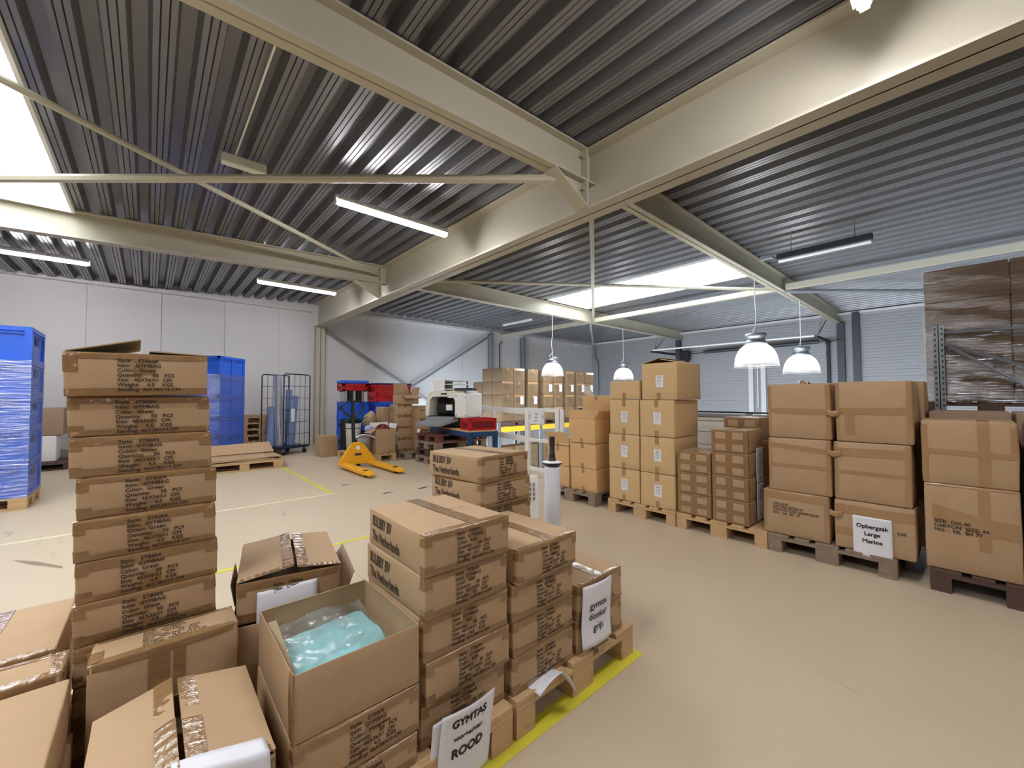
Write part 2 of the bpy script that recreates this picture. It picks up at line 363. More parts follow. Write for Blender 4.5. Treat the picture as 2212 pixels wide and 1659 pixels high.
for (a, b_, c, d_) in ((-6, SKA[0]-e_, -6, LEFTW), (SKA[0]-e_, SKA[1]+e_, -6, SKA[2]-e_), (SKA[0]-e_, SKA[1]+e_, SKA[3]+e_, LEFTW), (SKA[1]+e_, SKB[0]-e_, -6, LEFTW), (SKB[0]-e_, SKB[1]+e_, -6, SKB[2]-e_), (SKB[0]-e_, SKB[1]+e_, SKB[3]+e_, LEFTW), (SKB[1]+e_, BACK, -6, LEFTW)):
    z0 = max(roof_z(a), roof_z(b_))+.125; rf.box(a, b_, c, d_, z0, z0+.1)
struct('ceiling_light_block', rf, 'white')
def skylight(n, S_, nbars):
    x0, x1, y0, y1 = S_; zb = roof_z(x0)-.0 if x0 < 0 else 3.985; zt = 4.36
    q = MB(); t = .03
    q.box(x0-t, x0, y0-t, y1+t, zb, zt); q.box(x1, x1+t, y0-t, y1+t, zb, zt); q.box(x0, x1, y0-t, y0, zb, zt); q.box(x0, x1, y1, y1+t, zb, zt)
    fr = struct('window_%d' % n, q, 'white', 'roof light kerb')
    g = MB(); g.box(x0, x1, y0, y1, zt, zt+.01); tag(g.build('pane', 'sky', fr))
    b_ = MB()
    for i in range(1, nbars): yy = y0+(y1-y0)*i/nbars; b_.box(x0, x1, yy-.02, yy+.02, zt-.045, zt-.001)
    b_.build('glazing_bar', 'white', fr)
skylight(1, SKA, 10); skylight(2, SKB, 5)
# steel frame
def ibeam_pts(): pass
def beamY(name, xc, bf, z0, z1, y0, y1, tf=.022, tw=.014, label=None):
    q = MB(); q.box(xc-bf/2, xc+bf/2, y0, y1, z0, z0+tf); q.box(xc-bf/2, xc+bf/2, y0, y1, z1-tf, z1); q.box(xc-tw/2, xc+tw/2, y0, y1, z0, z1)
    return struct(name, q, 'beam', label)
def beamX(name, yc, bf, x0, x1, b0, b1, t0, t1, tf=.018, tw=.012):
    q = MB()
    def sl(ya, yb, za0, za1, zb0, zb1):
        q.add([(x0, ya, za0), (x1, ya, za1), (x1, yb, za1), (x0, yb, za0), (x0, ya, zb0), (x1, ya, zb1), (x1, yb, zb1), (x0, yb, zb0)],
              [(0, 3, 2, 1), (4, 5, 6, 7), (0, 1, 5, 4), (1, 2, 6, 5), (2, 3, 7, 6), (3, 0, 4, 7)])
    sl(yc-bf/2, yc+bf/2, b0, b1, b0+tf, b1+tf); sl(yc-bf/2, yc+bf/2, t0-tf, t1-tf, t0, t1); sl(yc-tw/2, yc+tw/2, b0, b1, t0, t1)
    return q
beamY('trim_main_beam', 3.57, .27, 3.30, 3.955, -6, 12.28)
for k, yc in enumerate((-2.44, 2.70, 7.83)):
    q = beamX('', yc, .16, -6, 3.56, roof_z(-6)-.375, 3.59, roof_z(-6)-.004, 3.955)
    hp = [(2.93, 3.57), (3.43, 3.33), (3.43, 3.60), (2.93, 3.60)]
    q.prism(hp, yc-.006, yc+.006); q.slab([(2.93, yc-.08, 3.57), (2.93, yc+.08, 3.57), (3.43, yc+.08, 3.325), (3.43, yc-.08, 3.325)], .018)
    q.box(3.405, 3.43, yc-.085, yc+.085, 3.325, 3.93)
    for zz in (3.5, 3.62, 3.85): 
        for s in (-1, 1): q.tube([(3.36, yc+s*.05, zz), (3.41, yc+s*.05, zz)], .014, 6)
    struct('trim_%d' % (k+1), q, 'beam', 'cross beam on the near side of the ridge')
    struct('trim_%d' % (k+4), beamX('', yc, .16, 3.58, BACK, 3.62, 3.62, 3.978, 3.978), 'beam', 'cross beam on the far side of the ridge')
q = MB()   # wall-head angles
q.box(-6, 3.4, LEFTW-.14, LEFTW, 3.72, 3.79); q.box(3.7, BACK, LEFTW-.14, LEFTW, 3.78, 3.86); q.box(BACK-.1, BACK, -6, LEFTW, 3.86, 3.93)
struct('trim_7', q, 'wallw', 'angle profile along the head of the walls')
def column(n, x, y, w_, d_, z0, z1, m='beam'):
    q = MB(); q.box(x-w_/2, x+w_/2, y-d_/2, y-d_/2+.015, z0, z1); q.box(x-w_/2, x+w_/2, y+d_/2-.015, y+d_/2, z0, z1); q.box(x-.006, x+.006, y-d_/2, y+d_/2, z0, z1)
    struct('trim_%d' % n, q, m, 'steel column')
column(8, 3.60, 12.27, .24, .2, 0, 3.30)
column(9, 9.87, 12.3, .18, .16, -2.6, 3.8, 'grey'); column(10, 11.6, 12.3, .18, .16, -2.6, 3.8, 'grey')
for k, (y_, m_) in enumerate(((2.62, 'beam'), (7.9, 'beam'), (-2.5, 'beam'))):
    q = MB(); q.box(BACK-.2, BACK-.02, y_-.09, y_+.09, -2.6, 3.62); struct('trim_%d' % (11+k), q, 'darksteel', 'dark steel column at the doors')
q = MB(); q.box(BACK-.14, BACK-.02, 2.16, 2.34, -2.6, 3.9); q.tube([(BACK-.1, 2.95, -2.6), (BACK-.1, 2.95, 2.95), (BACK-.35, 2.95, 3.05)], .05, 8); struct('trim_14', q, 'darksteel', 'door guide rails')
q = MB(); q.tube([(BACK-.1, 12.2, 3.8), (BACK-.12, 12.2, 3.3), (BACK-.12, 12.0, 3.0), (BACK-.12, 12.0, -2.6)], .06, 10); struct('trim_15', q, 'grey', 'rainwater pipe in the far corner')
q = MB(); q.box(BACK-.12, BACK, 5.15, 5.3, .2, 2.45); q.box(BACK-.12, BACK, 4.75, 4.9, .2, 2.45); q.box(BACK-.06, BACK, 5.0, 5.04, .9, 2.45); struct('trim_16', q, 'wallw', 'upright guides between the two doors')
def brace(n, p, q_, r=.035, m='beam', lab='roof bracing tube'):
    b_ = MB(); b_.tube([p, q_], r, 8); return struct('trim_%d' % n, b_, m, lab)
brace(17, (3.05, 2.74, 3.52), (-3.05, 7.8, 3.40), .042); brace(18, (3.35, 7.74, 3.74), (-3.05, 2.8, 3.48), .03)
brace(19, (3.72, 2.8, 3.44), (10.35, 7.75, 3.66), .032); brace(20, (10.45, 7.95, 3.64), (16.3, 12.2, 3.72), .035)
brace(21, (3.7, 7.7, 3.70), (10.3, 2.8, 3.66), .035); brace(22, (10.45, 2.62, 3.62), (16.3, -2.3, 3.66), .045, 'grey')
q = MB(); q.box(10.36, 10.48, 2.8, 7.74, 3.64, 3.76); q.box(10.36, 10.48, 7.92, LEFTW-.1, 3.64, 3.76); q.box(10.36, 10.48, -2.3, 2.6, 3.64, 3.76); struct('trim_23', q, 'beam', 'purlin running between the cross beams')
brace(24, (3.75, 12.26, 3.25), (9.6, 12.26, -.35), .045, 'grey', 'wall bracing falling from the cream column'); brace(25, (9.72, 12.2, 3.62), (3.9, 12.2, .1), .04, 'grey', 'wall bracing rising to the grey column')
q = MB(); q.tube([(10.5, 12.33, 3.5), (10.35, 12.33, 3.4), (10.35, 12.33, -2.6)], .02, 6); struct('trim_26', q, 'darksteel', 'thin cable pipe on the wall')
# overhead door gear on the back wall
dr = thing('door_gear', 'horizontal white tie bar and dark spring shaft of the overhead door, high on back wall', 'door gear', (BACK, 5.6, 3.0))
def rel(o, pts): l = Vector(o.location); return [Vector(p)-l for p in pts]
MB().tube(rel(dr, [(14.5, 8.16, 3.09), (14.5, 2.86, 3.07)]), .028, 8).build('tie_bar', 'white', dr)
MB().tube(rel(dr, [(16.1, 6.8, 3.02), (16.1, 3.15, 3.06)]), .06, 12).build('torsion_spring', 'darksteel', dr)
MB().tube(rel(dr, [(16.1, 7.7, 3.0), (16.1, 2.6, 3.05)]), .02, 8).build('shaft', 'darksteel', dr)
for yy, zz in ((8.1, 3.06), (2.9, 3.05)): MB().box(14.45-BACK, -.05, yy-5.6-.03, yy-5.6+.03, zz-3.0-.05, zz-3.0+.03).build('track', 'darksteel', dr)
for yy in (8.1, 2.9): MB().tube(rel(dr, [(14.7, yy, 3.1), (14.7, yy-.1, 3.6)]), .018, 6).tube(rel(dr, [(14.7, yy, 3.1), (15.3, yy-.1, 3.6)]), .018, 6).build('hanger', 'galv', dr)
MB().box(-.5, -.2, 7.35-5.6, 7.65-5.6, -.25, .12, b=.02).box(-.45, -.25, 7.4-5.6, 7.5-5.6, -.6, -.2, b=.01).build('motor', 'black', dr)

# ------------------------------------------------------------------ lights
def fixture(label, x0, y, z, L_=1.5, lit=True):
    r = thing('fluorescent_lamp', label, 'lamp', (x0+L_/2, y, z), group='tube lamps under the roof' if lit else None)
    MB().prism([(-.055, -.004), (-.05, .03), (-.03, .06), (.03, .06), (.05, .03), (.055, -.004), (.048, -.004), (.03, .02), (-.03, .02), (-.048, -.004)], -L_/2, L_/2, Matrix.Rotation(-H90, 4, 'Z')).build('housing', 'white', r)
    MB().tube([(-L_/2+.02, 0, -.018), (L_/2-.02, 0, -.018)], .038, 12).build('light_tube', 'tube', r)
    for s in (-1, 1): MB().box(s*L_/2-.012, s*L_/2+.012, -.026, .026, -.045, .052, b=.003).build('end_cap', 'whitep', r)
    for s in (-.5, .5): MB().tube([(s, 0, .05), (s, 0, roof_z(x0)-z+.0)], .006, 6).build('hanger', 'galv', r)
    return r
fixture('lit tube lamp in the middle bay, its end touching the big beam', 1.59, 4.85, 3.61, 1.5)
fixture('lit tube lamp in the far bay near the wall, ending at the big beam', 1.55, 9.25, 3.61, 1.48)
fixture('lit tube lamp at the left edge, above the wrapped blue crate stack', -2.4, 9.9, 3.6, 1.6)
fixture('lit tube lamp at the top right, only its end in view beside the beam', 1.66, .35, 3.66, 1.5)
for p in ((1.6, -3.6), (-2.6, .9), (-2.6, -3.6)): fixture('lit tube lamp behind the camera', p[0], p[1], 3.55, 1.5)
u = thing('fluorescent_lamp', 'unlit long lamp fitting hanging under the deck at the right, beyond the big beam', 'lamp', (7.75, 1.45, 3.56))
MB().box(-.05, .05, -.6, .6, .0, .09, b=.006).build('housing', 'darksteel', u); MB().tube([(0, -.58, -.02), (0, .58, -.02)], .03, 10).build('diffuser', 'white', u)
MB().box(-.04, .04, .66, .85, .05, .12, b=.01).build('connector', 'grey', u)
for s in (-.4, .4): MB().tube([(0, s, .08), (0, s, .43)], .006, 6).build('hanger', 'galv', u)
u = thing('fluorescent_lamp', 'short unlit lamp fitting wrapped in clear plastic behind the horizontal brace', 'lamp', (.70, 5.0, 3.70))
MB().box(-.2, .2, -.05, .05, 0, .1, b=.015).build('housing', 'whitep', u); MB().tube([(0, 0, .1), (0, 0, .16)], .01, 6).build('hanger', 'galv', u)
u = thing('fluorescent_lamp', 'small unlit lamp fitting behind the third cross beam, left of the far roof light', 'lamp', (8.6, 9.4, 3.62))
MB().box(-.04, .04, -.65, .65, 0, .06, b=.006).build('housing', 'white', u); MB().tube([(0, .3, .06), (0, .3, .37)], .006, 6).tube([(0, -.3, .06), (0, -.3, .37)], .006, 6).build('hanger', 'galv', u)
c_ = MB(); c_.tube([(.62, 2.9, 3.80), (.62, 5.0, 3.80)], .008, 6); tag(c_.build('cable', 'whitep'), 'thin pale cable clipped along the roof deck to the wrapped lamp fitting', 'cable')
def pendant(label, x, y, zr, D_, ztop, kink):
    r = thing('pendant_lamp', label, 'lamp', (x, y, zr), group='clear dome pendant lamps'); R0 = D_/2; H = D_*.60
    prof = [(R0*1.03, 0), (R0*1.03, .015), (R0, .02)]+[(R0*math.cos(a)**.75 if a < 1.3 else R0*.36, .02+H*math.sin(a)) for a in [i*.13 for i in range(1, 10)]]
    MB().lathe(prof).build('dome', 'dome', r, smooth=True, fix=False)
    bl = MB(); bl.lathe([(.001, H*.30), (R0*.40, H*.36), (R0*.60, H*.55), (R0*.56, H*.78), (R0*.36, H*.95), (.001, H*.98)], n=20); bl.build('bulb', 'bulb', r, smooth=True)
    MB().lathe([(R0*.44, H*.95), (R0*.52, H*1.02), (R0*.50, H*1.10), (R0*.42, H*1.12), (R0*.44, H*1.26), (R0*.50, H*1.30), (R0*.48, H*1.44), (.001, H*1.5)]).build('ballast_cap', 'galv', r, smooth=True)
    zz = H*1.5; MB().tube([(-R0*.4, 0, zz-.12), (-R0*.44, 0, zz), (-R0*.2, 0, zz+.06), (0, 0, zz+.12), (kink, 0, zz+.38), (0, 0, zz+.6), (0, 0, ztop-zr)], .009, 6).tube([(0, 0, zz-.03), (0, 0, zz+.12)], .012, 6).build('cord', 'cord', r)
pendant('largest clear dome pendant lamp, above the gap left of the Opbergzak stack', 8.60, 2.66, 1.85, .74, 3.62, .04)
pendant('clear dome pendant lamp hanging just above the Opbergzak stack', 11.75, 2.66, 1.84, .75, 3.62, 0)
pendant('leftmost clear dome pendant lamp, in front of the wrapped carton rack', 8.5, 7.8, 1.88, .62, 3.62, -.04)
pendant('smallest clear dome pendant lamp, above the ochre labelled cartons', 12.0, 7.76, 1.86, .66, 3.62, 0)

# ------------------------------------------------------------------ floor markings
def tape(name_label, x0, x1, y0, y1, m='tapey'): q = MB(); q.box(x0, x1, y0, y1, .0005, .0022); tag(q.build('floor_tape', m), name_label, 'floor marking')
tape('worn pale yellow tape line across the floor, far one of the two', -3.2, 1.90, 5.72, 5.77, 'tapep')
tape('yellow tape line running back from the floor to the flat pallet', 1.85, 1.90, 5.78, 8.6)
tape('yellow tape line crossing the floor behind the foreground boxes', -3.2, 1.9, 3.735, 3.785)
tape('bright yellow tape along the aisle edge of the front pallets', .2, 1.89, 1.125, 1.205)
tape('bright yellow tape turning back beside the front pallet', 1.84, 1.90, 1.206, 3.2)
for x_, y_, a, s in ((2.96, 5.25, .2, .12), (2.45, 5.3, .1, .09), (2.2, 6.2, 0, .07), (-.62, 4.9, -1.0, .3), (4.0, 3.6, .6, .1)):
    q = MB(); q.add([Rz(a, (x_, y_, 0)) @ Vector(p) for p in ((-s, -.012, .0016), (-s*.2, -.03, .0016), (s, -.008, .0016), (s*.8, .014, .0016), (-s*.3, .022, .0016))], [(0, 1, 2, 3, 4)])
    tag(q.build('floor_scuff', 'darksteel' if s < .2 else 'woodg'), None, None)
for k, o in enumerate([o for o in D.objects if o.name.startswith('floor_scuff')]): tag(o, ['dark scuff on the floor right of the pallet truck forks', 'dark scuff on the floor in front of the pallet truck', 'small dark scuff left of the pallet truck', 'long grey scuff on the floor at the far left', 'dark scuff on the floor left of the grey pallet'][k], 'floor mark')

# ------------------------------------------------------------------ pallets
def make_pallet(label, loc, rz, m='wood', top=None):   # length 1.2 along local x, .8 along y, corner at origin
    r = thing('pallet', label, 'pallet', loc, rz)
    for (y0, y1) in ((0, .145), (.1875, .2875), (.3275, .4725), (.5125, .6125), (.655, .8)): MB().box(0, 1.2, y0, y1, .122, .144, b=.003).build('deck_board', top or m, r)
    for x0 in (0, .5275, 1.055): MB().box(x0, x0+.145, 0, .8, .1, .1215, b=.002).build('stringer_board', m, r)
    for x0 in (0, .5275, 1.055):
        for (y0, y1) in ((.0, .1), (.3275, .4725), (.7, .8)): MB().box(x0, x0+.145, y0, y1, .022, .0998, b=.004).build('block', m, r)
    for (y0, y1) in ((0, .1), (.3275, .4725), (.7, .8)): MB().box(0, 1.2, y0, y1, 0, .0218, b=.003).build('bottom_board', m, r)
    return r
PROTO = {}
def pallet(label, loc, rz=0, m='wood', group=None):
    if m not in PROTO: PROTO[m] = r = make_pallet(label, loc, rz, m)
    else: r = copy_tree(PROTO[m])
    r.location = loc; r.rotation_euler = (0, 0, rz); r['label'] = label
    if group: r['group'] = group
    elif 'group' in r: del r['group']
    return r
H90 = math.pi/2
# ---- front pallets (1.2 m side running away from the aisle)
pallet('pine pallet at the aisle with a torn paper on its edge', (1.86, 1.165, 0), H90)
pallet('pine pallet under the red gymbag stack, mostly hidden', (1.04, 1.165, 0), H90)
pallet('pine pallet under the pile at the far left front, hidden by cartons', (.22, 1.165, 0), H90, group=None)
pallet('pine pallet beyond the left tower, hidden by cartons', (-.60, 1.165, 0), H90)
# ------------------------------------------------------------------ foreground cartons
# left tower of Green gymbag cartons, front face at y ~ 1.86
Lx = [-.020, -.015, 0, .008, .010, .012, .018]; z = .144+.013
hs = .1305
for i in range(3): gym('lower gymbag carton of the leaning left tower, hidden behind the upended carton', (.0+.02, 2.09, z+i*.122), h=.121, group='hidden lower cartons of the left tower'); 
zz = .144+.013+3*.122
names = ['lowest visible', 'sixth', 'fifth', 'fourth', 'third', 'second']
offs = [(.020, 0), (.018, .005), (.016, .0), (.014, .015), (.004, .02), (-.012, .035)]
for i in range(6):
    gym('%s carton from the top of the tall left tower, stencilled Green' % names[i] if i else 'lowest visible carton of the tall left tower, stencilled Green', (offs[i][0], 2.09+offs[i][1], zz+i*hs), h=hs-.001, rz=(-.01, .012, -.015, .01, -.02, .012)[i], shear=(-.004, -.004))
# top, opened: flaps lifted
def flap(parent, quad, m='card', t=.004, name='flap'): return MB().slab(quad, t).build(name, m, parent)
def opencarton(label, loc, dim, rz=0, m='card', wall=.005, group=None, name='cardboard_box', tilt=(0, 0), tapes=(), texts=(), tm='tape'):
    SEED[0] += 1; w_, d, h = dim; root = thing(name, label, 'box', loc, group=group, rot=(tilt[0], tilt[1], rz))
    S = surfer(w_, d, h, SEED[0], .004, .005)
    n = 6; X = coords(w_, .005, n); Y = coords(d, .005, n); Z = [z+h/2 for z in coords(h, .005, 4)]; mb = MB()
    for (A, f) in ((X, lambda a, b_: (a, -d/2, b_)), (X, lambda a, b_: (-a, d/2, b_)), (Y, lambda a, b_: (w_/2, a, b_)), (Y, lambda a, b_: (-w_/2, -a, b_))):
        vs = [S(f(a, b_)) for b_ in Z for a in A]; na = len(A)
        mb.add(vs, [(j*na+i, j*na+i+1, (j+1)*na+i+1, (j+1)*na+i) for j in range(len(Z)-1) for i in range(na-1)])
    mb.add([S((a, -b_, 0)) for b_ in Y for a in X], [(j*len(X)+i, j*len(X)+i+1, (j+1)*len(X)+i+1, (j+1)*len(X)+i) for j in range(len(Y)-1) for i in range(len(X)-1)])
    o = mb.build('carton_body', m, root, smooth=True)
    md = o.modifiers.new('thickness', 'SOLIDIFY'); md.thickness = wall; md.offset = -1
    if tapes:
        mb = MB()
        for t in tapes: strip(mb, t[0], t[1], t[2], t[3], t[4], S, w_, d, h, skew=(t[5] if len(t) > 5 else 0))
        mb.build('packing_tape', tm, root, smooth=True, fix=False)
    for t in texts: face_text(*t[:5], S, w_, d, h, root, **(t[5] if len(t) > 5 else {}))
    return root, S
zt = zz+6*hs
r, S = opencarton('top carton of the tall left tower, its flaps cut open, stencilled Green', (-.022, 2.10, zt+.003), (.36, .46, .142), rz=.015, tilt=(0, -.018),
   tapes=[('X', -.18, .18, .23, .25), ('X', -.18, .18, .23+.142-.025, .23+.142), ('Z', .08, .13, -.2, -.15), ('X', -.02, .035, .23+.0, .23+.07)], texts=[(GYM % 'Green', 'F', -.06, .112, .0156, dict(bold=.0006, space=1.06, line=1.04))])
flap(r, [(-.178, -.225, .142), (-.002, -.225, .188), (-.002, .225, .188), (-.178, .225, .142)]); flap(r, [(.178, -.225, .142), (.178, .225, .142), (.02, .225, .150), (.02, -.225, .150)])
MB().box(-.17, .17, -.22, .22, .006, .07).build('contents', 'green', r)

# upended carton leaning in front of the tower: narrow printed side up
sx, sy, sz = .36, .155, .375
r, S = carton('upended gymbag carton leaning against the left tower, printed side facing up', (.064, 1.752, .158), (sx, sy, sz), tilt=(-.03, 0),
   tapes=[('X', .01, .04, .06, .5), ('X', -.05, .0, .06, .5), ('X', -.18, .18, .055, .10), ('X', -.18, .18, -.09, -.06), ('Y', -.07, .0, -.19, -.15)],
   texts=[], bulge=.004)
vs, fs = textgeo(GYM % 'Green', .0156, bold=.0003, space=1.06, line=1.04)
MB().add([S((-.065+p.x, .045+p.y*.98, sz), .0018) for p in vs], fs).build('printed_text', 'ink', r, fix=False)
# box with slit tape lids helper
def slitbox(label, loc, dim, lift, rz=0, tapes=(), texts=(), m='card', split=0.0, lipw=.03, w1=None):
    r, S = opencarton(label, loc, dim, rz, m, tapes=tapes, texts=texts); w_, d, h = dim
    a, b_ = lift
    for s, zl in ((-1, a), (1, b_)):
        x1 = split+s*.006; q = [(s*w_/2*.985, -d/2, h+.003), (x1, -d/2, h+zl), (x1, d/2, h+zl*.8), (s*w_/2*.985, d/2, h+.003)]
        if s > 0: q = [q[0], q[3], q[2], q[1]]
        f = flap(r, q, m)
        k = .036/abs(x1-s*w_/2); P = lambda t, y: Vector((x1+(s*w_/2-x1)*t, y, h+zl*(1 if y < 0 else .8)*(1-t)+.0062))
        tq = MB(); tq.grid(lambda u_, v_: P(u_*k*1.1, -d/2+d*v_)+Vector((0, 0, .0012*math.sin(v_*70)*math.sin(u_*3))), 3, 40); tq.build('packing_tape', 'tape', f, smooth=True, fix=False)
        tq = MB(); tq.grid(lambda u_, v_: P(u_, -d/2+.022*v_)+Vector((0, 0, .0012*math.sin(u_*50))), 30, 2); tq.build('packing_tape', 'tape', f, smooth=True, fix=False)
    MB().box(-w_/2+.01, w_/2-.01, -d/2+.01, d/2-.01, .006, h*.6).build('contents', 'cardin', r)
    return r, S
slitbox('slit open gymbag carton at the bottom centre left, white sheet over its front', (.075, 1.335, .30), (.34, .41, .150), (.055, .045), tapes=[('X', -.18, .18, .215, .24)], split=-.005)
gym('gymbag carton under the slit open one at the bottom left, nearly hidden', (.075, 1.39, .146), h=.143)
q = MB(); q.grid(lambda u_, v_: Vector((.050+.175*u_+.01*v_, 1.165-.05*min(1, v_*5)-.012*math.sin(v_*3), .512-.036*u_-(max(0, v_-.2))*.26+.002*math.sin(u_*5))), 14, 20)
o = q.build('paper_sheet', 'paper', smooth=True); tag(o, 'blank white sheet on the slit open carton at the bottom edge', 'paper'); md = o.modifiers.new('t', 'SOLIDIFY'); md.thickness = .0006

# far left pile
r, S = gym('flat gymbag carton at the left edge with wide tape, behind the upright one', (-.385, 2.19, .36), h=.14)
for i in range(1): gym('gymbag carton below the flat one at the left edge, hidden', (-.385, 2.19, .146), h=.212)
r, S = carton('upright narrow gymbag carton at the left edge, shiny tape on its top edge', (-.375, 1.875, .147), (.40, .15, .345), tapes=[('X', -.2, .2, .045, .10), ('X', -.2, .2, -.09, -.05), ('Y', -.07, .07, .17, .22)], bulge=.004)
r, S = gym('big plain carton top in the bottom left corner, slightly crushed edge', (-.345, 1.535, .335), h=.15, w_=.38)
for i, (hh, z0) in enumerate(((.095, .24), (.092, .147))): gym('carton under the bottom left corner carton, only its edge showing' , (-.325, 1.52, z0), h=hh, w_=.36, group='cartons under the bottom left corner')

# slit carton behind the mint box
gw = [('X', -.18, .18, .23, .26), ('Z', 0, .035, -.19, .18), ('Z', .1, .14, -.2, -.15)]
slitbox('slit open gymbag carton behind the mint box, white sheet on its front', (.473, 2.006, .460), (.36, .46, .150), (.030, .022), rz=-.19, tapes=gw, texts=[(GYM % 'Green', 'F', -.06, .118, .0156, dict(bold=.0006, space=1.06, line=1.04))], split=.015)
r, S = opencarton('opened carton with spread flaps under the slit carton behind mint box', (.473, 2.006, .146), (.38, .48, .312), rz=-.19)
flap(r, [(.19, -.22, .312), (.19, .22, .312), (.25, .22, .40), (.25, -.12, .385)], 'card4'); flap(r, [(-.19, .2, .312), (-.19, -.05, .312), (-.205, -.05, .40), (-.205, .2, .40)], 'card4')
q = MB(); q.grid(lambda u_, v_: Vector((.318+.20*u_-.003*math.sin(v_*3), 1.800-.040*u_-.010*math.sin(v_*3), .566+.010*u_-.14*v_)), 10, 10)
o = q.build('paper_sheet', 'paper', smooth=True); tag(o, 'blank white sheet taped on the slit carton behind the mint box', 'paper'); o.modifiers.new('t', 'SOLIDIFY').thickness = .0006

# mint green box
r, S = opencarton('open carton holding mint green bags in plastic, in the front row', (.482, 1.42, .383), (.37, .44, .185), tapes=[('Y', -.22, -.19, -.42, -.185), ('Z', 0, .19, -.2, -.18)])
flap(r, [(-.176, -.15, .10), (-.150, -.15, .10), (-.150, .14, .17), (-.176, .14, .17)], 'cardin', name='inner_flap')
q = MB(); q.grid(lambda u_, v_: Vector((-.165+.31*u_, -.2+.36*v_, .070+.022*v_+.005*math.sin(u_*5+v_*4)+.016*max(0, math.sin(v_*7-u_*2.2))**3+.006*noise.noise(Vector((u_*5, v_*5, 1))))), 26, 26).box(-.17, .17, -.205, .205, .004, .06)
q.build('mint_bags', 'mint', r, smooth=True, fix=False)
q = MB(); q.grid(lambda u_, v_: Vector((-.165+.32*u_, -.06+.27*v_, .088+.035*v_+.008*math.sin(u_*9+v_*3)+.010*noise.noise(Vector((u_*9, v_*9, 4))))), 30, 30); q.build('plastic_bag', 'poly', r, smooth=True, fix=False)
r, S = gym('gymbag carton stencilled Mintgreen, under the open mint box', (.482, 1.425, .24), 'Mintgreen', h=.1415, w_=.37, tx=-.04)
gym('lowest carton of the mint green stack, at the bottom edge', (.475, 1.42, .146), 'Mintgreen', h=.092, tx=-.04)

# red stack (five)
z = .146; hh = [.139, .14, .14, .14, .14]; off = [(.862, 1.445, .0), (.87, 1.43, .01), (.868, 1.435, -.005), (.862, 1.43, .012), (.866, 1.425, -.012)]
for i in range(5):
    gym('%s carton of the front gymbag stack stencilled RED, beside the open mint box' % ['bottom', 'fourth', 'third', 'second', 'top'][i], (off[i][0], off[i][1], z), 'RED', side=True, h=hh[i]-.001, rz=off[i][2], top_text=(i == 4)); z += hh[i]
def sheet(label, body, P0, ux, uz, W_, H_, curl, m='paper', texts=(), group=None, cat='paper sign', name='paper_sign'):
    ux = Vector(ux).normalized(); uz = Vector(uz).normalized(); nn = ux.cross(uz)   # nn faces the viewer
    root = thing(name, label, cat, P0)
    def F(u_, v_, o=0): return ux*(u_*W_)+uz*(v_*H_)+nn*(curl(u_, v_)+o)
    q = MB(); q.grid(lambda u_, v_: F(u_, v_), 12, 16); o = q.build('sheet', m, root, smooth=True); o.modifiers.new('t', 'SOLIDIFY').thickness = .0004
    for (s, u0, v0, size, al, bold) in texts:
        vs, fs = textgeo(s, size, align=al, bold=bold)
        MB().add([F(u0+p.x/W_, v0+p.y/H_, .0024) for p in vs], fs).build('printed_text', 'inkb', root, fix=False)
    return root
sheet('white sheet reading GYMTAS voor+achter: ROOD, hanging on the red stack', '', (.708, 1.180, .006), (1, 0, 0), (.03, -.15, 1), .215, .275, lambda u, v: .012*math.sin(u*3)+.01*(1-v)**2,
      texts=[('GYMTAS', .5, .80, .036, 'CENTER', .0016), ('voor+achter:', .5, .63, .022, 'CENTER', .0009), ('ROOD', .5, .42, .042, 'CENTER', .0018)])
sheet('plain white sheet tucked behind the GYMTAS ROOD sign', '', (.686, 1.188, .0), (1, 0, 0), (.02, -.12, 1), .06, .262, lambda u, v: .002, cat='paper', name='paper_sheet')

# second stack (four)
z = .146; off = [(1.245, 1.425, 0), (1.25, 1.43, .01), (1.248, 1.425, -.012), (1.262, 1.415, .015)]
for i in range(4): gym('%s carton of the four high gymbag stack right of the red one' % ['bottom', 'third', 'second', 'top'][i], (off[i][0], off[i][1], z), 'Navy', h=.137, rz=off[i][2], tx=-.05, bulge=.01 if i == 3 else .006); z += .138
# third stack (two) with sign
for i in range(2): gym('%s carton of the low gymbag stack behind the gymtas donker grijs sign' % ['lower', 'upper'][i], (1.625+.004*i, 1.42, .146+i*.148), 'Dark grey', h=.147, w_=.35, rz=.01*(i*2-1), tx=.3 if 0 else -.06)
sheet('white sheet reading gymtas donker grijs, hanging on the low stack', '', (1.457, 1.165, .172), (1, -.02, 0), (.02, .03, 1), .21, .275, lambda u, v: .012*math.sin(u*3)-.006*math.sin(v*5),
      texts=[('gymtas', .5, .60, .044, 'CENTER', .0004), ('donker', .5, .42, .044, 'CENTER', .0004), ('grijs', .5, .23, .044, 'CENTER', .0004)])
# back stack BULBBY (six) with a corner at (1.30,1.73)
z = .146; off = [(1.49, 1.98, 0), (1.50, 1.98, .03), (1.50, 1.985, .0), (1.525, 1.99, .02), (1.50, 1.97, .05), (1.485, 1.97, .10)]
for i in range(6): gym('%s carton of the rear BULBBY BV stack behind the front pallets' % ['bottom', 'fifth', 'fourth', 'third', 'second', 'top'][i], (off[i][0], off[i][1], z), 'Dark grey', side=True, h=.1375, w_=.38, rz=off[i][2]); z += .1385
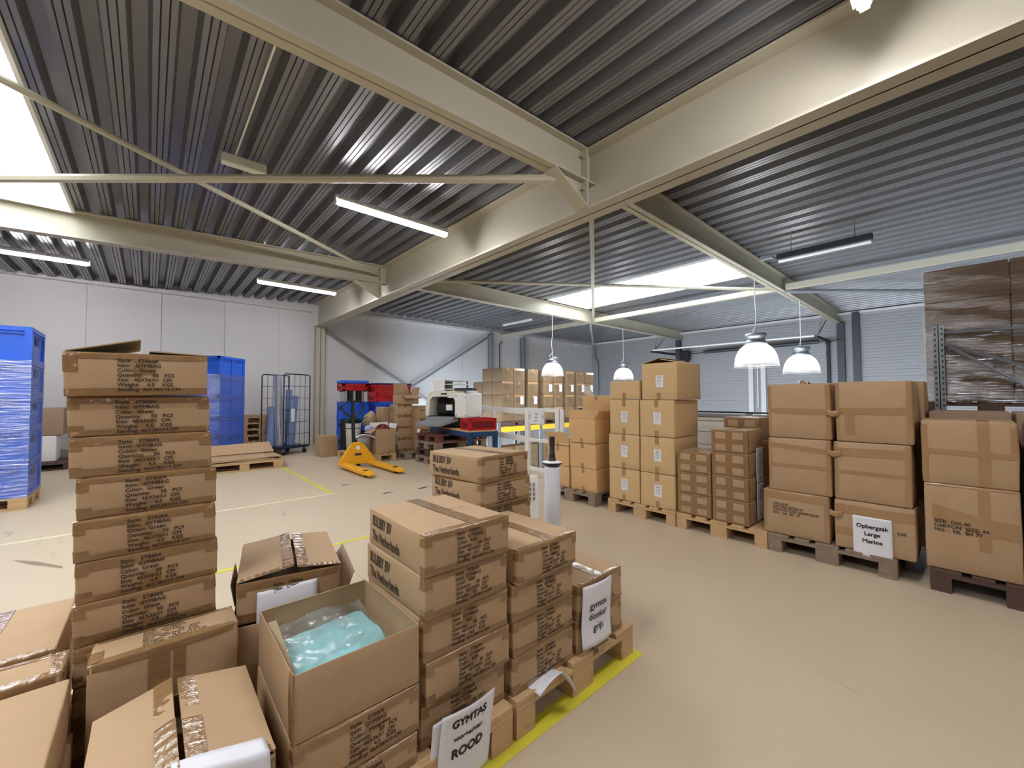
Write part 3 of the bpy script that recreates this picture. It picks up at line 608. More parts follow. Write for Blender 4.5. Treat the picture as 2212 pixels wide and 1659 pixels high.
# torn paper on the pallet edge
q = MB(); q.grid(lambda u_, v_: Vector((1.14+.19*u_+.02*v_, 1.215-.075*v_-(.035*u_*v_ if u_ > .75 else 0), .152+.035*math.sin(u_*2.6)*v_-(.09*(u_-.75)*4*v_ if u_ > .75 else 0)-.02*v_)), 14, 8)
o = q.build('torn_paper', 'paper', smooth=True); tag(o, 'torn white paper lying on the edge of the front pallet', 'paper'); o.modifiers.new('t', 'SOLIDIFY').thickness = .0006

# ------------------------------------------------------------------ stretch film roll and white sack
r = thing('stretch_film_roll', 'upright roll of white stretch film with black handle behind the front stacks', 'film roll', (2.29, 2.11, 0))
MB().lathe([(.001, 0), (.058, 0), (.062, .01), (.062, .762), (.056, .775), (.03, .775)], n=32).build('film', 'filmroll', r, smooth=True)
MB().lathe([(.03, .772), (.05, .775), (.075, .80), (.078, .806), (.03, .815), (.022, .85), (.024, .862), (.019, .87), (.021, .99), (.019, 1.0), (.001, 1.0)], n=28).build('handle', 'black', r, smooth=True)
MB().lathe([(.076, .805), (.078, .808), (.03, .8165)], n=28).build('flange_rim', 'white', r, smooth=True)
r = thing('printed_sack', 'white sack with faint grey print standing behind the film roll', 'sack', (3.05, 3.2, 0), -.6)
MB().grid(lambda u_, v_: Vector((-.13+.26*u_, -.03-.03*math.sin(math.pi*u_)*math.sin(math.pi*v_), .45*v_)), 8, 8).grid(lambda u_, v_: Vector((.13-.26*u_, .03+.03*math.sin(math.pi*u_)*math.sin(math.pi*v_), .45*v_)), 8, 8).add([(-.13, -.03, 0), (.13, -.03, 0), (.13, .03, 0), (-.13, .03, 0), (-.13, -.03, .45), (.13, -.03, .45), (.13, .03, .45), (-.13, .03, .45)], [(0, 4, 7, 3), (1, 2, 6, 5), (4, 5, 6, 7), (0, 3, 2, 1)]).build('sack_body', 'white', r)
q = MB()
for i in range(5):
    for j in range(4): q.box(-.09+i*.04, -.072+i*.04, -.064, -.062, .2+j*.05, .235+j*.05)
q.build('faint_print', 'inkg', r)
# ------------------------------------------------------------------ right hand row (fronts at x = 3.97, facing the aisle)
XF = 3.97
def rowbox(label, y0, y1, z0, h, depth=.44, x=XF, **k):   # local front (-Y) faces the aisle (-X)
    return carton(label, (x+depth/2, (y0+y1)/2, z0), (abs(y1-y0), depth, h-.002), rz=-H90+k.pop('dr', 0), **k)
def pal_row(label, y0, m, x0=XF-.025, wid=.8):
    p = pallet(label, (x0, y0, 0), 0, m); return p
# pallets: 0.8 m end to the aisle, running back along x
pal_row('grey weathered pallet under the orange brown cartons by the gate', 2.96, 'woodg')
pal_row('pine pallet under the ochre labelled cartons', 1.975, 'wood')
pal_row('pale pine pallet under the taped low cartons', 1.165, 'wood')
pal_row('dark pallet under the Opbergzak stack', .36, 'woodg')
pal_row('dark reddish pallet under the rightmost tall cartons', -.60, 'woodd')
lt = lambda w_, h: [('X', -.022, .022, .2, .2+.075)]
PZ = .146
def labelsheet(root, S, w_, d, h, u=0, v=None, sx=.082, sz=.125):
    v = h*.5 if v is None else v; q = MB()
    q.grid(lambda a, b_: S((u-sx/2+sx*a, -d/2, v-sz/2+sz*b_), .0022), 4, 6); o = q.build('address_label', 'paper', root, fix=False)
    q = MB(); rr = random.Random(int(v*1e4)+int(u*1e4))
    for i, t in enumerate((.90, .80, .765, .64, .55, .46, .33, .2)):
        ww = rr.uniform(.25, .36); q.grid(lambda a, b_: S((u+sx*(-ww+2*ww*a), -d/2, v-sz/2+sz*(t-.012+.024*b_)), .0028), 4, 1)
    q.build('label_print', 'inkg', o, fix=False)
# stack P, right column then left column (y, z)
def ochre(label, y0, y1, z0, h, depth=.54, lab=True, op=False, tz=True):
    w_ = y1-y0; tp = [('X', -.022, .022, depth/2-.03, depth/2+.075), ('X', -.02, .02, depth/2+h-.07, depth/2+h)]
    if op:
        r, S = opencarton(label, (XF+depth/2, (y0+y1)/2, z0), (w_, depth, h), rz=-H90, m='card2', tapes=tp[1:], tm='tape2')
    else: r, S = carton(label, (XF+depth/2, (y0+y1)/2, z0), (w_, depth, h-.003), rz=-H90, m='card2', tapes=tp, tm='tape2', r=.004, bulge=.004)
    if lab: labelsheet(r, S, w_, depth, h, u=.01)
    return r
zs = [PZ, .499, .880, 1.268]
hs_ = [.350, .378, .385, .385]
nm = ['bottom', 'second from bottom', 'third from bottom']
for i in range(3):
    ochre('%s ochre labelled carton of the taller column' % nm[i], 1.988-.005*(i == 2), 2.368, zs[i], hs_[i])
    ochre('%s ochre labelled carton of the lower column' % nm[i], 2.384, 2.752+.015*(i < 2), zs[i]+.003, hs_[i])
r = ochre('top ochre labelled carton of the taller column, lid flaps lifted', 1.95, 2.34, zs[3], .385, op=True)
flap(r, [(-.19, -.268, .385), (-.19, .268, .385), (.01, .268, .44), (.01, -.268, .44)], 'card2'); flap(r, [(.19, .268, .385), (.19, -.268, .385), (.02, -.268, .425), (.02, .268, .425)], 'card2')
MB().box(-.18, .18, -.25, .25, .006, .2).build('contents', 'cardin', r)
r = ochre('open topless ochre carton on the lower column, without label', 2.37, 2.748, 1.268+.005, .205, lab=False, op=True)
MB().box(-.17, .17, -.25, .25, .006, .1).build('contents', 'cardin', r)
# stack Q: low cartons with cross tape
def cross(label, y0, y1, z0, h, depth=.40, x=XF, bulge=.008):
    w_ = y1-y0; d = depth
    T = [('X', -.03, .03, -(d/2+.06), d/2+h), ('Z', h*.5-.025, h*.5+.02, -w_/2-.1, w_/2+.04), ('Z', 0, h, -w_/2-.03, -w_/2+.035), ('Z', 0, h, w_/2-.035, w_/2+.03), ('X', -w_/2, w_/2, d/2-.03, d/2+.02), ('X', -w_/2, w_/2, d/2+h-.02, d/2+h)]
    return rowbox(label, y0, y1, z0, h, depth, x, tapes=T, bulge=bulge)
for i in range(3): cross('%s carton of the three high cross taped column on pale pallet' % ['bottom, film wrapped', 'middle', 'top'][i], 1.635, 1.958, PZ+i*.2055, .205)
for i in range(4): r, S = cross('%s carton of the four high cross taped column beside white paper signs' % ['bottom', 'second from bottom', 'third from bottom', 'top'][i], 1.312, 1.622, PZ+i*.2125, .212)
cross('cross taped carton behind the four high column, its top just showing', 1.34, 1.66, PZ+.73, .215, x=XF+.42)
carton('tall stack filler carton behind the four high column, hidden below', (XF+.42+.2, 1.5, PZ), (.32, .40, .725), rz=-H90)
for k, z0 in enumerate((.50, .17)):
    sheet('%s long white paper sign on the side of the cross taped column' % ['upper', 'lower'][k], '', (XF+.14, 1.296, z0), (1, .03, 0), (.0, -.03, 1), .20, .33, lambda u, v: .010*(1-v)**2,
        texts=[('GYM', .5, .76, .026, 'CENTER', .001), ('TAS', .5, .56, .026, 'CENTER', .001), ('XL', .5, .36, .026, 'CENTER', .001), ('8 PC', .5, .14, .026, 'CENTER', .001)])
# stack R: 44 cm cartons, Opbergzak
def big(label, y0, y1, z0, h, T, texts=(), depth=.44, bulge=.012, **k):
    return rowbox(label, y0, y1, z0, h, depth, tapes=T, texts=texts, bulge=bulge, tm='tape2', r=.010, **k)
CT = "COLOUR :  . . .\nSIZE: DIA.40*50CM\nCARTON SIZE: 44*44*42CM\nNO. :  NL  BV  77"
d = .44
def vt(w_, h): return [('Z', .01, h-.01, -w_/2-.03, -w_/2+.022), ('Z', .01, h-.01, w_/2-.03, w_/2+.03)]
R1 = dict(tapes=0)
big('bottom left carton of the Opbergzak stack, with stencilled carton size', .742, 1.192, PZ, .366, vt(.45, .366)+[('X', -.225, .225, .2, .29)], texts=[(CT, 'F', -.155, .245, .026, dict(bold=.0006, line=.95))])
big('bottom right carton of the Opbergzak stack, white sign on its front', .262, .708, PZ, .366, [('Z', .26, .33, -.24, .23), ('Z', .29, .366, -.23, .23), ('Z', .10, .16, -.24, -.06)], texts=[('CM', 'F', .13, .17, .03, dict(bold=.0008))])
big('middle left carton of the Opbergzak stack', .722, 1.147, .513, .44, vt(.425, .44)+[('Z', .36, .40, -.22, .23, -.08), ('Z', .20, .23, -.22, .22)])
big('middle right carton of the Opbergzak stack', .272, .700, .513, .44, vt(.428, .44)+[('Z', .33, .39, -.22, .22, .02), ('Z', .20, .225, -.22, .22)])
big('top left carton of the Opbergzak stack, under the small pendant lamp', .713, 1.140, .955, .445, vt(.427, .445)+[('Z', .205, .25, -.22, .23, -.02)], shear=(-.006, 0))
big('top right carton of the Opbergzak stack, belted with brown tape', .257, .683, .955, .455, vt(.426, .455)+[('Z', .205, .255, -.23, .23, .01), ('Z', .05, .2, -.16, -.10)])
for k, zc in enumerate((1.17, .86, .40)):   # tape bridges between the columns
    q = MB(); q.grid(lambda u_, v_: Vector((XF-.012+.004*math.sin(u_*9), .74-.08*u_, zc-.02+.045*v_-.01*math.sin(u_*3.1))), 8, 3)
    o = q.build('tape_bridge', 'tape2', smooth=True); tag(o, '%s strip of brown tape bridging the two Opbergzak columns' % ['upper', 'middle', 'lower'][k], 'packing tape'); o.modifiers.new('t', 'SOLIDIFY').thickness = .0006
q = MB(); q.grid(lambda u_, v_: Vector((3.98+.1*u_, .93-.07*v_, 1.402+.02*math.sin(u_*3.1)+.012*math.sin(v_*6))), 10, 8); o = q.build('tape_scrap', 'tape2', smooth=True); tag(o, 'crumpled brown tape end sticking up on the top left Opbergzak carton', 'packing tape'); o.modifiers.new('t', 'SOLIDIFY').thickness = .0006
for i in range(3): rowbox('%s carton of the column directly behind the Opbergzak stack' % ['bottom', 'middle', 'top'][i], .245-.01*i, .69, PZ+i*.425, .42, .44, x=XF+.47, bulge=.012, tm='tape2')
for i in range(3): rowbox('%s carton behind the left Opbergzak column, hidden' % ['bottom', 'middle', 'top'][i], .73, 1.16, PZ+i*.425, .42, .44, x=XF+.47, bulge=.008)
sheet('square white sign reading Opbergzak Large Marine', '', (XF-.018, .598, .120), (0, -1, 0), (0, 0, 1), .217, .292, lambda u, v: .003*math.sin(u*4),
    texts=[('Opbergzak', .5, .72, .040, 'CENTER', .0012), ('Large', .5, .54, .040, 'CENTER', .0012), ('Marine', .5, .36, .040, 'CENTER', .0012)])
# torn film hanging on the right side of the stack
q = MB(); q.grid(lambda u_, v_: Vector((4.02+.05*u_+.01*math.sin(v_*9), .235+.015*math.sin(u_*6+v_*8), .22+.35*v_)), 6, 14); o = q.build('torn_film', 'filmc', smooth=True); tag(o, 'torn clear film hanging beside the Opbergzak stack', 'film')
# stack S
r, S = carton('lower tall carton of the rightmost stack, stencilled with carton size', (XF+.22, .008, PZ), (.415, .44, .565), rz=-H90, tm='tape2', bulge=.012, r=.01,
    tapes=[('X', .035, .085, .2, .62), ('X', -.2, .2, .2, .235), ('Z', .33, .43, -.17, .05, -.25), ('Z', .27, .37, .09, .2, -.1)], texts=[("SIZE:  DIA.40\nCARTON  SIZE: 44\nNO. :  NL  BV 77", 'F', -.165, .31, .030, dict(bold=.001, line=.95))])
r, S = carton('upper carton of the rightmost stack, crossed by brown tape', (XF+.22, .010, .713), (.418, .44, .42), rz=-H90, tm='tape2', bulge=.012, r=.01, tapes=[('X', .045, .095, -.2, .64), ('Z', .2, .235, -.23, .2, -.03), ('Z', 0, .42, -.24, -.18), ('Z', .2, .42, .18, .24)])
for i in range(2):
    carton('%s carton at the right edge of the picture, beside the rightmost stack' % ['lower', 'upper'][i], (XF+.23, -.44, [PZ, .70][i]), (.40, .44, [.55, .43][i]), rz=-H90, tm='tape2', bulge=.012, r=.01, tapes=[('X', -.02, .03, .2, .6)])
for i in range(2):
    carton('carton top showing behind the rightmost stack, %s one' % ['left', 'right'][i], (XF+.76, [.0, -.42][i], PZ), (.40, .50, 1.035), rz=-H90, m='card4', bulge=.01)
# stack N by the gate: orange cartons on the grey pallet
def orange(label, x, y0, y1, z0, h, depth, op=False, **k):
    T = [('X', -.02, .02, depth/2-.02, depth/2+.06), ('X', -.02, .02, depth/2+h-.06, depth/2+h)]
    if op: return opencarton(label, (x+depth/2, (y0+y1)/2, z0), (y1-y0, depth, h), rz=-H90, m='card3', tapes=T[1:], tm='tape2')
    return carton(label, (x+depth/2, (y0+y1)/2, z0), (y1-y0, depth, h-.003), rz=-H90, m='card3', tapes=T, tm='tape2', r=.004, bulge=.003)
orange('lower orange brown carton of the front column by the gate', 3.995, 2.97, 3.36, PZ, .285, .30); orange('middle orange brown carton of the front column by the gate', 3.99, 2.975, 3.37, PZ+.286, .298, .30)
r, S = orange('open orange brown carton with raised side flap, by the gate', 3.985, 2.98, 3.38, PZ+.587, .30, .30, op=True)
flap(r, [(-.2, -.15, .30), (.2, -.15, .30), (.2, -.156, .405), (-.2, -.156, .405)], 'card3'); flap(r, [(.2, -.15, .30), (.2, .15, .30), (.26, .15, .40), (.26, -.15, .40)][::1], 'card3'); flap(r, [(-.2, .15, .3), (.2, .15, .3), (.2, .16, .40), (-.2, .16, .40)], 'card3')
for i in range(2): orange('%s orange brown carton of the left rear column, at the gate' % ['lower', 'middle'][i], 4.0, 3.40, 3.76, PZ+i*.262, .26, .34)
r, S = orange('open orange brown carton on the left rear column, at the gate', 4.0, 3.40, 3.76, PZ+.525, .04, .34, op=True)
flap(r, [(-.18, -.17, .04), (.18, -.17, .04), (.18, -.20, .17), (-.20, -.20, .17)], 'card3'); MB().box(-.17, .17, -.16, .16, .006, .03).build('contents', 'cardin', r)
for i in range(4): orange('%s of the four cartons stacked behind the open orange one' % ['bottom one', 'second one', 'third one', 'top one'][i], 4.36, 3.0, 3.46, PZ+i*.293, .292, .36)
q = MB(); q.slab([(4.42, 3.47, 1.33), (4.62, 3.47, 1.33), (4.52, 3.48, 1.45), (4.40, 3.46, 1.44)], .004); tag(q.build('white_flap', 'white'), 'white folded card sticking up behind the orange cartons', 'card')

# ------------------------------------------------------------------ railing, gate, parapet at the floor edge
r = thing('safety_gate', 'white steel gate at the floor edge with an exclamation mark sign', 'gate', (4.86, 5.04, 0), math.atan2(4.30-5.04, 4.89-4.86))
L_ = .74
MB().box(-.045, .045, -.03, .03, 0, 1.12, b=.004).build('post', 'white', r)
MB().box(.04, L_, -.02, .02, 1.05, 1.11, b=.004).build('top_rail', 'white', r); MB().box(.04, L_, -.02, .02, .545, .60, b=.004).build('middle_rail', 'white', r); MB().box(.04, L_, -.02, .02, .06, .12, b=.004).build('bottom_rail', 'white', r)
MB().box(L_-.05, L_+.02, -.02, .02, .05, 1.1, b=.004).build('end_post', 'white', r); MB().box(L_-.10, L_-.02, -.045, -.022, .74, 1.1, b=.01).box(L_-.0, L_+.08, -.045, -.022, .74, 1.1, b=.01).build('counterweight_box', 'white', r)
sg = sheet('white gate sign with two exclamation marks and three lines of text', '', (4.86+.004*0, 5.04, 0), (1, 0, 0), (0, 0, 1), .36, .24, lambda u, v: .002*math.sin(u*5), name='gate_sign', cat='sign',
   texts=[('Hek', .5, .68, .03, 'CENTER', .0004), ('altijd', .5, .45, .03, 'CENTER', .0004), ('sluiten', .5, .22, .03, 'CENTER', .0004), ('!', .10, .42, .09, 'CENTER', .003), ('!', .90, .40, .09, 'CENTER', .003)])
gd = Vector((4.89-4.86, 4.30-5.04, 0)).normalized(); sg.location = Vector((4.86, 5.04, .84))+gd*.05+Vector((-1, 0, 0))*.035; sg.rotation_euler = (0, 0, math.atan2(gd.y, gd.x))
r = thing('railing', 'white double bar railing running left from the gate behind the printer', 'railing', (4.86, 5.04, 0), math.atan2(6.6-5.04, 5.28-4.86))
MB().box(.065, 2.6, -.02, .02, 1.0, 1.105, b=.004).build('top_rail', 'white', r); MB().box(.065, 2.6, -.02, .02, .52, .62, b=.004).build('middle_rail', 'white', r)
MB().box(1.3, 1.37, .021, .06, 0, 1.05, b=.004).build('post', 'white', r); MB().box(2.55, 2.62, .021, .06, 0, 1.05, b=.004).build('post', 'white', r)
MB().tube([(.10, -.03, .47), (.05, -.04, .50), (.03, -.04, .56), (.08, -.03, .60)], .012, 6).build('latch', 'black', r)
r = thing('parapet', 'white panelled parapet with dark top rail behind the right hand stacks', 'parapet', (5.21, 2.0, 0))
MB().box(.0, .035, -3.4, 2.2, .50, 1.0, b=.002).build('panel', 'white', r); MB().box(-.015, .05, -3.4, 2.2, 1.0, 1.05, b=.006).build('upper_rail', 'whitep', r); MB().box(-.03, .06, -3.4, 2.2, 1.05, 1.085, b=.004).build('cap_rail', 'grey', r); MB().box(-.02, .04, -3.4, 2.2, 1.10, 1.118).build('dark_rail', 'black', r)
for zz in (.86, .70): MB().box(-.003, .0, -3.4, 2.2, zz, zz+.006).build('panel_joint', 'grey', r)
MB().tube([(-.02, -3.4, .52), (-.02, 2.2, .52)], .03, 8).build('lower_tube', 'white', r)
for yy in (-3.3, -1.8, -.3, .37, 2.1): MB().box(-.02, .04, yy-.03, yy+.03, 0, 1.1).build('post', 'galv', r)
# ------------------------------------------------------------------ pallet racks beyond the edge (standing on the lower floor)
def upright_frame(label, x, y0, y1, z1, m='galv', along='y'):
    r = thing('storage_rack', label, 'rack', (x, y0, -2.6)); H = z1+2.6; g = y1-y0
    for yy in (0, g):
        q = MB(); q.box(-.045, .045, yy-.003, yy+.003, 0, H); q.box(-.045, -.040, yy-.035, yy+.035, 0, H); q.box(.040, .045, yy-.035, yy+.035, 0, H); 
        q.build('upright', m, r)
        h_ = MB(); z = 2.8
        while z < H-.03: h_.box(-.047, -.0455, yy-.028, yy-.016, z, z+.022); h_.box(-.047, -.0455, yy+.016, yy+.028, z, z+.022); z += .05
        tag(h_.build('punched_slots', 'darksteel', r), None, kind='stuff')
    z = .4; s = 0
    while z+1.0 < H-.1: MB().tube([(0, 0 if s else g, z), (0, g if s else 0, z+1.0)], .014, 6).build('diagonal_brace', m, r); z += 1.0; s = 1-s
    MB().tube([(0, 0, H-.08), (0, g, H-.06)], .014, 6).build('cross_brace', m, r); MB().tube([(0, g, H-.14), (0, 0, H-.75)], .014, 6).build('diagonal_brace', m, r)
    return r
upright_frame('perforated steel rack upright with diagonal brace at the right edge, before the wrapped load', 5.42, -1.0, .165, 1.94)
r = thing('rack_beam', 'horizontal rack beam carrying the wrapped carton load at the right edge', 'rack beam', (5.46, .17, 1.0)); MB().box(0, 2.6, -.02, .02, 0, .10, b=.004).build('beam', 'galv', r); MB().box(0, 2.6, -1.17, -1.13, 0, .10, b=.004).build('beam', 'galv', r)
pallet('pallet under the wrapped carton load on the rack at the right', (5.50, -.54, 1.105), 0, 'woodd')
pallet('pallet at the frame edge under the right half of the wrapped load', (5.50, -1.36, 1.105), 0, 'woodd')
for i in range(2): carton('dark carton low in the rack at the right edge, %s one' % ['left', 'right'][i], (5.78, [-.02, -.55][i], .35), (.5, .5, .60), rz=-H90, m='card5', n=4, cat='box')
r = thing('rack_beam', 'lower rack beams under the dark cartons at the right edge', 'rack beam', (5.46, .17, .24)); MB().box(0, 2.6, -.02, .02, 0, .10, b=.004).build('beam', 'galv', r); MB().box(0, 2.6, -1.17, -1.13, 0, .10, b=.004).build('beam', 'galv', r); MB().box(.05, 1.2, -1.12, -.03, .09, .108).build('shelf_board', 'woodd', r)
# second pallet length along y
for c in range(2):
    for l in range(4):
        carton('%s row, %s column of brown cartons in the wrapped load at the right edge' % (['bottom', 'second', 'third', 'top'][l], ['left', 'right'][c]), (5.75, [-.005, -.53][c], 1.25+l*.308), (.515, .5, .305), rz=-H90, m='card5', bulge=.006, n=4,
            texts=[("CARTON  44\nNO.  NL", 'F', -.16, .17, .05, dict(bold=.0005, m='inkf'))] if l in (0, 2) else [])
q = MB()
q.grid(lambda u_, v_: Vector((5.485-.006*math.sin(v_*40+u_*9)+.004*noise.noise(Vector((u_*9, v_*30, 2))), .268-1.08*u_, 1.24+1.25*v_)), 30, 60)
q.grid(lambda u_, v_: Vector((5.485+.54*u_, .268, 1.24+1.25*v_)), 4, 20)
tag(q.build('stretch_wrap', 'filmc', smooth=True, fix=False), 'shiny clear stretch wrap around the carton load at the right edge', 'film')

# far rack with yellow beams
RX0 = 7.1; RY = 8.40
for k, x_ in enumerate((7.02, 8.62, 11.5)):
    r = thing('rack_upright', ['left', 'middle', 'right'][k]+' pale blue upright of the yellow beamed rack behind the gate', 'rack', (x_, RY, -2.6))
    MB().box(-.05, .05, -.03, .03, 0, 3.22, b=.004).box(-.05, .05, 1.07, 1.13, 0, 3.1, b=.004).build('upright', 'galv', r)
    MB().box(-.02, .02, .03, 1.07, .5, .53).box(-.02, .02, .03, 1.07, 2.3, 2.33).build('strut', 'galv', r)
for k, (a, b_) in enumerate(((7.08, 8.56), (8.68, 11.44))):
    r = thing('rack_beam', ['left', 'right'][k]+' yellow rack beam seen through the white gate', 'rack beam', ((a+b_)/2, RY, .42)); g = (b_-a)/2
    MB().box(-g, g, -.025, .025, -.07, .07, b=.004).build('front_beam', 'rackyel', r); MB().box(-g, g, 1.075, 1.125, -.07, .07, b=.004).build('rear_beam', 'rackyel', r)
# deck level pallets and cartons: columns along x
cols = [(7.12, 7.55), (7.56, 7.98), (8.10, 8.52), (8.75, 9.17), (9.20, 9.62), (9.76, 10.18), (10.3, 10.72), (10.76, 11.18)]
place = ['leftmost', 'second', 'third', 'fourth', 'fifth', 'sixth', 'seventh', 'rightmost']
for k, (x_, a_) in enumerate(((7.93, H90), (8.70, 0), (9.95, 0))): pallet('%s dark pallet on the yellow rack beams' % ['left', 'middle', 'right'][k], (x_, RY-.02, .4901), a_, 'woodd')
q = MB(); q.box(7.96, 8.56, RY+.0, RY+.8, .4905, .51).box(7.96, 8.56, RY+.0, RY+.8, .60, .633)
for x_ in (7.98, 8.22, 8.46): q.box(x_, x_+.08, RY+.02, RY+.78, .511, .599)
tag(q.build('wooden_skid', 'woodd'), 'small dark wooden skid between the pallets on the yellow rack beams', 'skid')
for c, (a, b_) in enumerate(cols):
    for l in range(4):
        if l == 3 and c == 0: pass
        lab = '%s carton of the %s front column on the yellow beamed rack' % (['bottom', 'second lowest', 'second highest', 'top'][l], place[c])
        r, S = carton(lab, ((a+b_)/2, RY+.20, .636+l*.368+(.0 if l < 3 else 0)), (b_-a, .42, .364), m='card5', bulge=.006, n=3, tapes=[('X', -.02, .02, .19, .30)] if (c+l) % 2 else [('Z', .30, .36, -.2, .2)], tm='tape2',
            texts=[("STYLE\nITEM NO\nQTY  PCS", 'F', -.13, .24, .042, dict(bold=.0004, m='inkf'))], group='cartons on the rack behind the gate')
        if l == 2 and c in (3, 4, 5, 6, 7) or (l == 1 and c in (1, 2)): labelsheet(r, S, b_-a, .42, .364, u=.09, v=.2, sx=.13, sz=.22)
for c in range(2):
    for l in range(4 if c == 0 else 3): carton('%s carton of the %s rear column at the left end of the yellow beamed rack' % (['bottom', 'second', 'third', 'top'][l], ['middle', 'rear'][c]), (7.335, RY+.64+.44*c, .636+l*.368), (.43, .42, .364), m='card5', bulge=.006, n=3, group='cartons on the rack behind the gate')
r = thing('rack_shelf', 'slatted shelf on the lower level of the yellow beamed rack', 'shelf', (9.2, RY+.55, -.95)); MB().box(-2.1, 2.3, -.5, .5, 0, .05).build('shelf_board', 'woodd', r)
for c, x_ in enumerate((7.35, 7.85, 8.32, 8.95, 9.45, 9.95)):
    for l in range(2):
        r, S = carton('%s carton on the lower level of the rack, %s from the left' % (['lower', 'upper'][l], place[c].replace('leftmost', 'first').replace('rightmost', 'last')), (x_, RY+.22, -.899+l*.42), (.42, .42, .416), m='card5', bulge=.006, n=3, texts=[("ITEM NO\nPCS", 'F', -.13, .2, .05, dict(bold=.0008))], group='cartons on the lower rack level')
        if l and c == 5: labelsheet(r, S, .42, .42, .416, u=.1, v=.3, sx=.12, sz=.14)

# ------------------------------------------------------------------ blue crates
def crate(w_, d, h, m='blue', dk_='bluedk', open_=True, hh=True):
    q = MB(); t = .02
    q.box(-w_/2+t, w_/2-t, -d/2+t, d/2-t, .0, .02)
    for (x0, x1, y0, y1) in ((-w_/2+t, w_/2-t, -d/2+t, -d/2+t+.006), (-w_/2+t, w_/2-t, d/2-t-.006, d/2-t), (-w_/2+t, -w_/2+t+.006, -d/2+t, d/2-t), (w_/2-t-.006, w_/2-t, -d/2+t, d/2-t)): q.box(x0, x1, y0, y1, .02, h)
    for z0, z1 in ((0, .03), (h-.05, h), (h-.085, h-.070)):
        q.box(-w_/2, w_/2, -d/2, -d/2+t, z0, z1); q.box(-w_/2, w_/2, d/2-t, d/2, z0, z1); q.box(-w_/2, -w_/2+t, -d/2+t, d/2-t, z0, z1); q.box(w_/2-t, w_/2, -d/2+t, d/2-t, z0, z1)
    for sx in (-1, 1):
        for sy in (-1, 1): q.box(min(sx*w_/2, sx*(w_/2-.06)), max(sx*w_/2, sx*(w_/2-.06)), min(sy*d/2, sy*(d/2-.06)), max(sy*d/2, sy*(d/2-.06)), .001, h-.001)
    for sy in (-1, 1): q.box(-.03, .03, min(sy*d/2, sy*(d/2-.02)), max(sy*d/2, sy*(d/2-.02)), .03, h-.05)
    e = MB()
    for sx in (-1, 1): e.box(min(sx*(w_/2-.013), sx*(w_/2-.012)), max(sx*(w_/2-.013), sx*(w_/2-.012)), -.1, .1, h-.19, h-.1)
    return q, e
_cr = {}
def add_crate(label, loc, dim, rz, m='blue', dk_='bluedk', group=None):
    k = (dim, m)
    if k not in _cr:
        q, e = crate(*dim); r = thing('plastic_crate', label, 'crate'); q.build('crate_body', m, r); e.build('hand_hole', dk_, r); _cr[k] = r
    else: r = copy_tree(_cr[k])
    r['label'] = label; r.location = loc; r.rotation_euler = (0, 0, rz)
    if group: r['group'] = group
    return r
def shell(label, loc, rz, w_, d, z0, z1):
    q = MB(); hw, hd = w_/2+.004, d/2+.004; cs = [(-hw, -hd), (hw, -hd), (hw, hd), (-hw, hd)]
    for i in range(4):
        a, b_ = cs[i], cs[(i+1) % 4]; q.grid(lambda u_, v_: Vector((a[0]+(b_[0]-a[0])*u_, a[1]+(b_[1]-a[1])*u_, z0+(z1-z0)*v_))+Vector((0, 0, 0)), 6, 30)
    o = q.build('stretch_wrap', 'film', smooth=False, fix=False); o.location = loc; o.rotation_euler = (0, 0, rz); return tag(o, label, 'film')
pallet('pallet under the wrapped blue crate stack at the left edge', (-2.25, 7.40, 0), 0)
for i in range(5): add_crate('%s blue crate of the wrapped stack at the left edge' % ['bottom', 'second', 'third', 'fourth', 'top'][i], (-1.65, 7.80, .146+i*.4005), (1.2, .8, .4), 0)
shell('shiny stretch wrap around the blue crate stack at the left edge', (-1.65, 7.8, 0), 0, 1.2, .8, .12, 1.75)
u_ = Vector((math.cos(math.radians(50)), math.sin(math.radians(50)), 0)); v_ = Vector((-u_.y, u_.x, 0)); c0 = Vector((1.05, 9.97, 0))
pc_ = c0+u_*.8; pallet('pallet under the wrapped blue crate stack by the wall', pc_, math.radians(140))
cc = c0+u_*.4+v_*.6
for i in range(5): add_crate('%s blue crate of the wrapped stack standing before the far wall' % ['bottom', 'second', 'third', 'fourth', 'top'][i], (cc.x, cc.y, .146+i*.4005), (.8, 1.2, .4), math.radians(50))
shell('stretch wrap around the blue crate stack before the far wall', (cc.x, cc.y, 0), math.radians(140), 1.2, .8, .12, 1.78)

# left background by the wall
pallet('dark pallet by the wall behind the left blue crate stack', (-2.2, 11.0, 0), 0, 'woodd')
q = MB(); q.box(-1.75, -1.25, 11.15, 11.65, .146, .62, b=.02); tag(q.build('foam_block', 'white'), 'white foam block on the dark pallet by the wall at the left', 'foam block')
carton('brown carton on the white foam block by the wall at the left', (-1.48, 11.45, .625), (.62, .6, .50), m='card4')
q = MB(); q.slab([(-.98, 11.3, 0), (-.80, 11.3, 0), (-.80, 11.6, 1.05), (-.98, 11.6, 1.05)], .04); tag(q.build('wooden_board', 'wood'), 'narrow wooden board leaning by the wall behind the left tower', 'board')

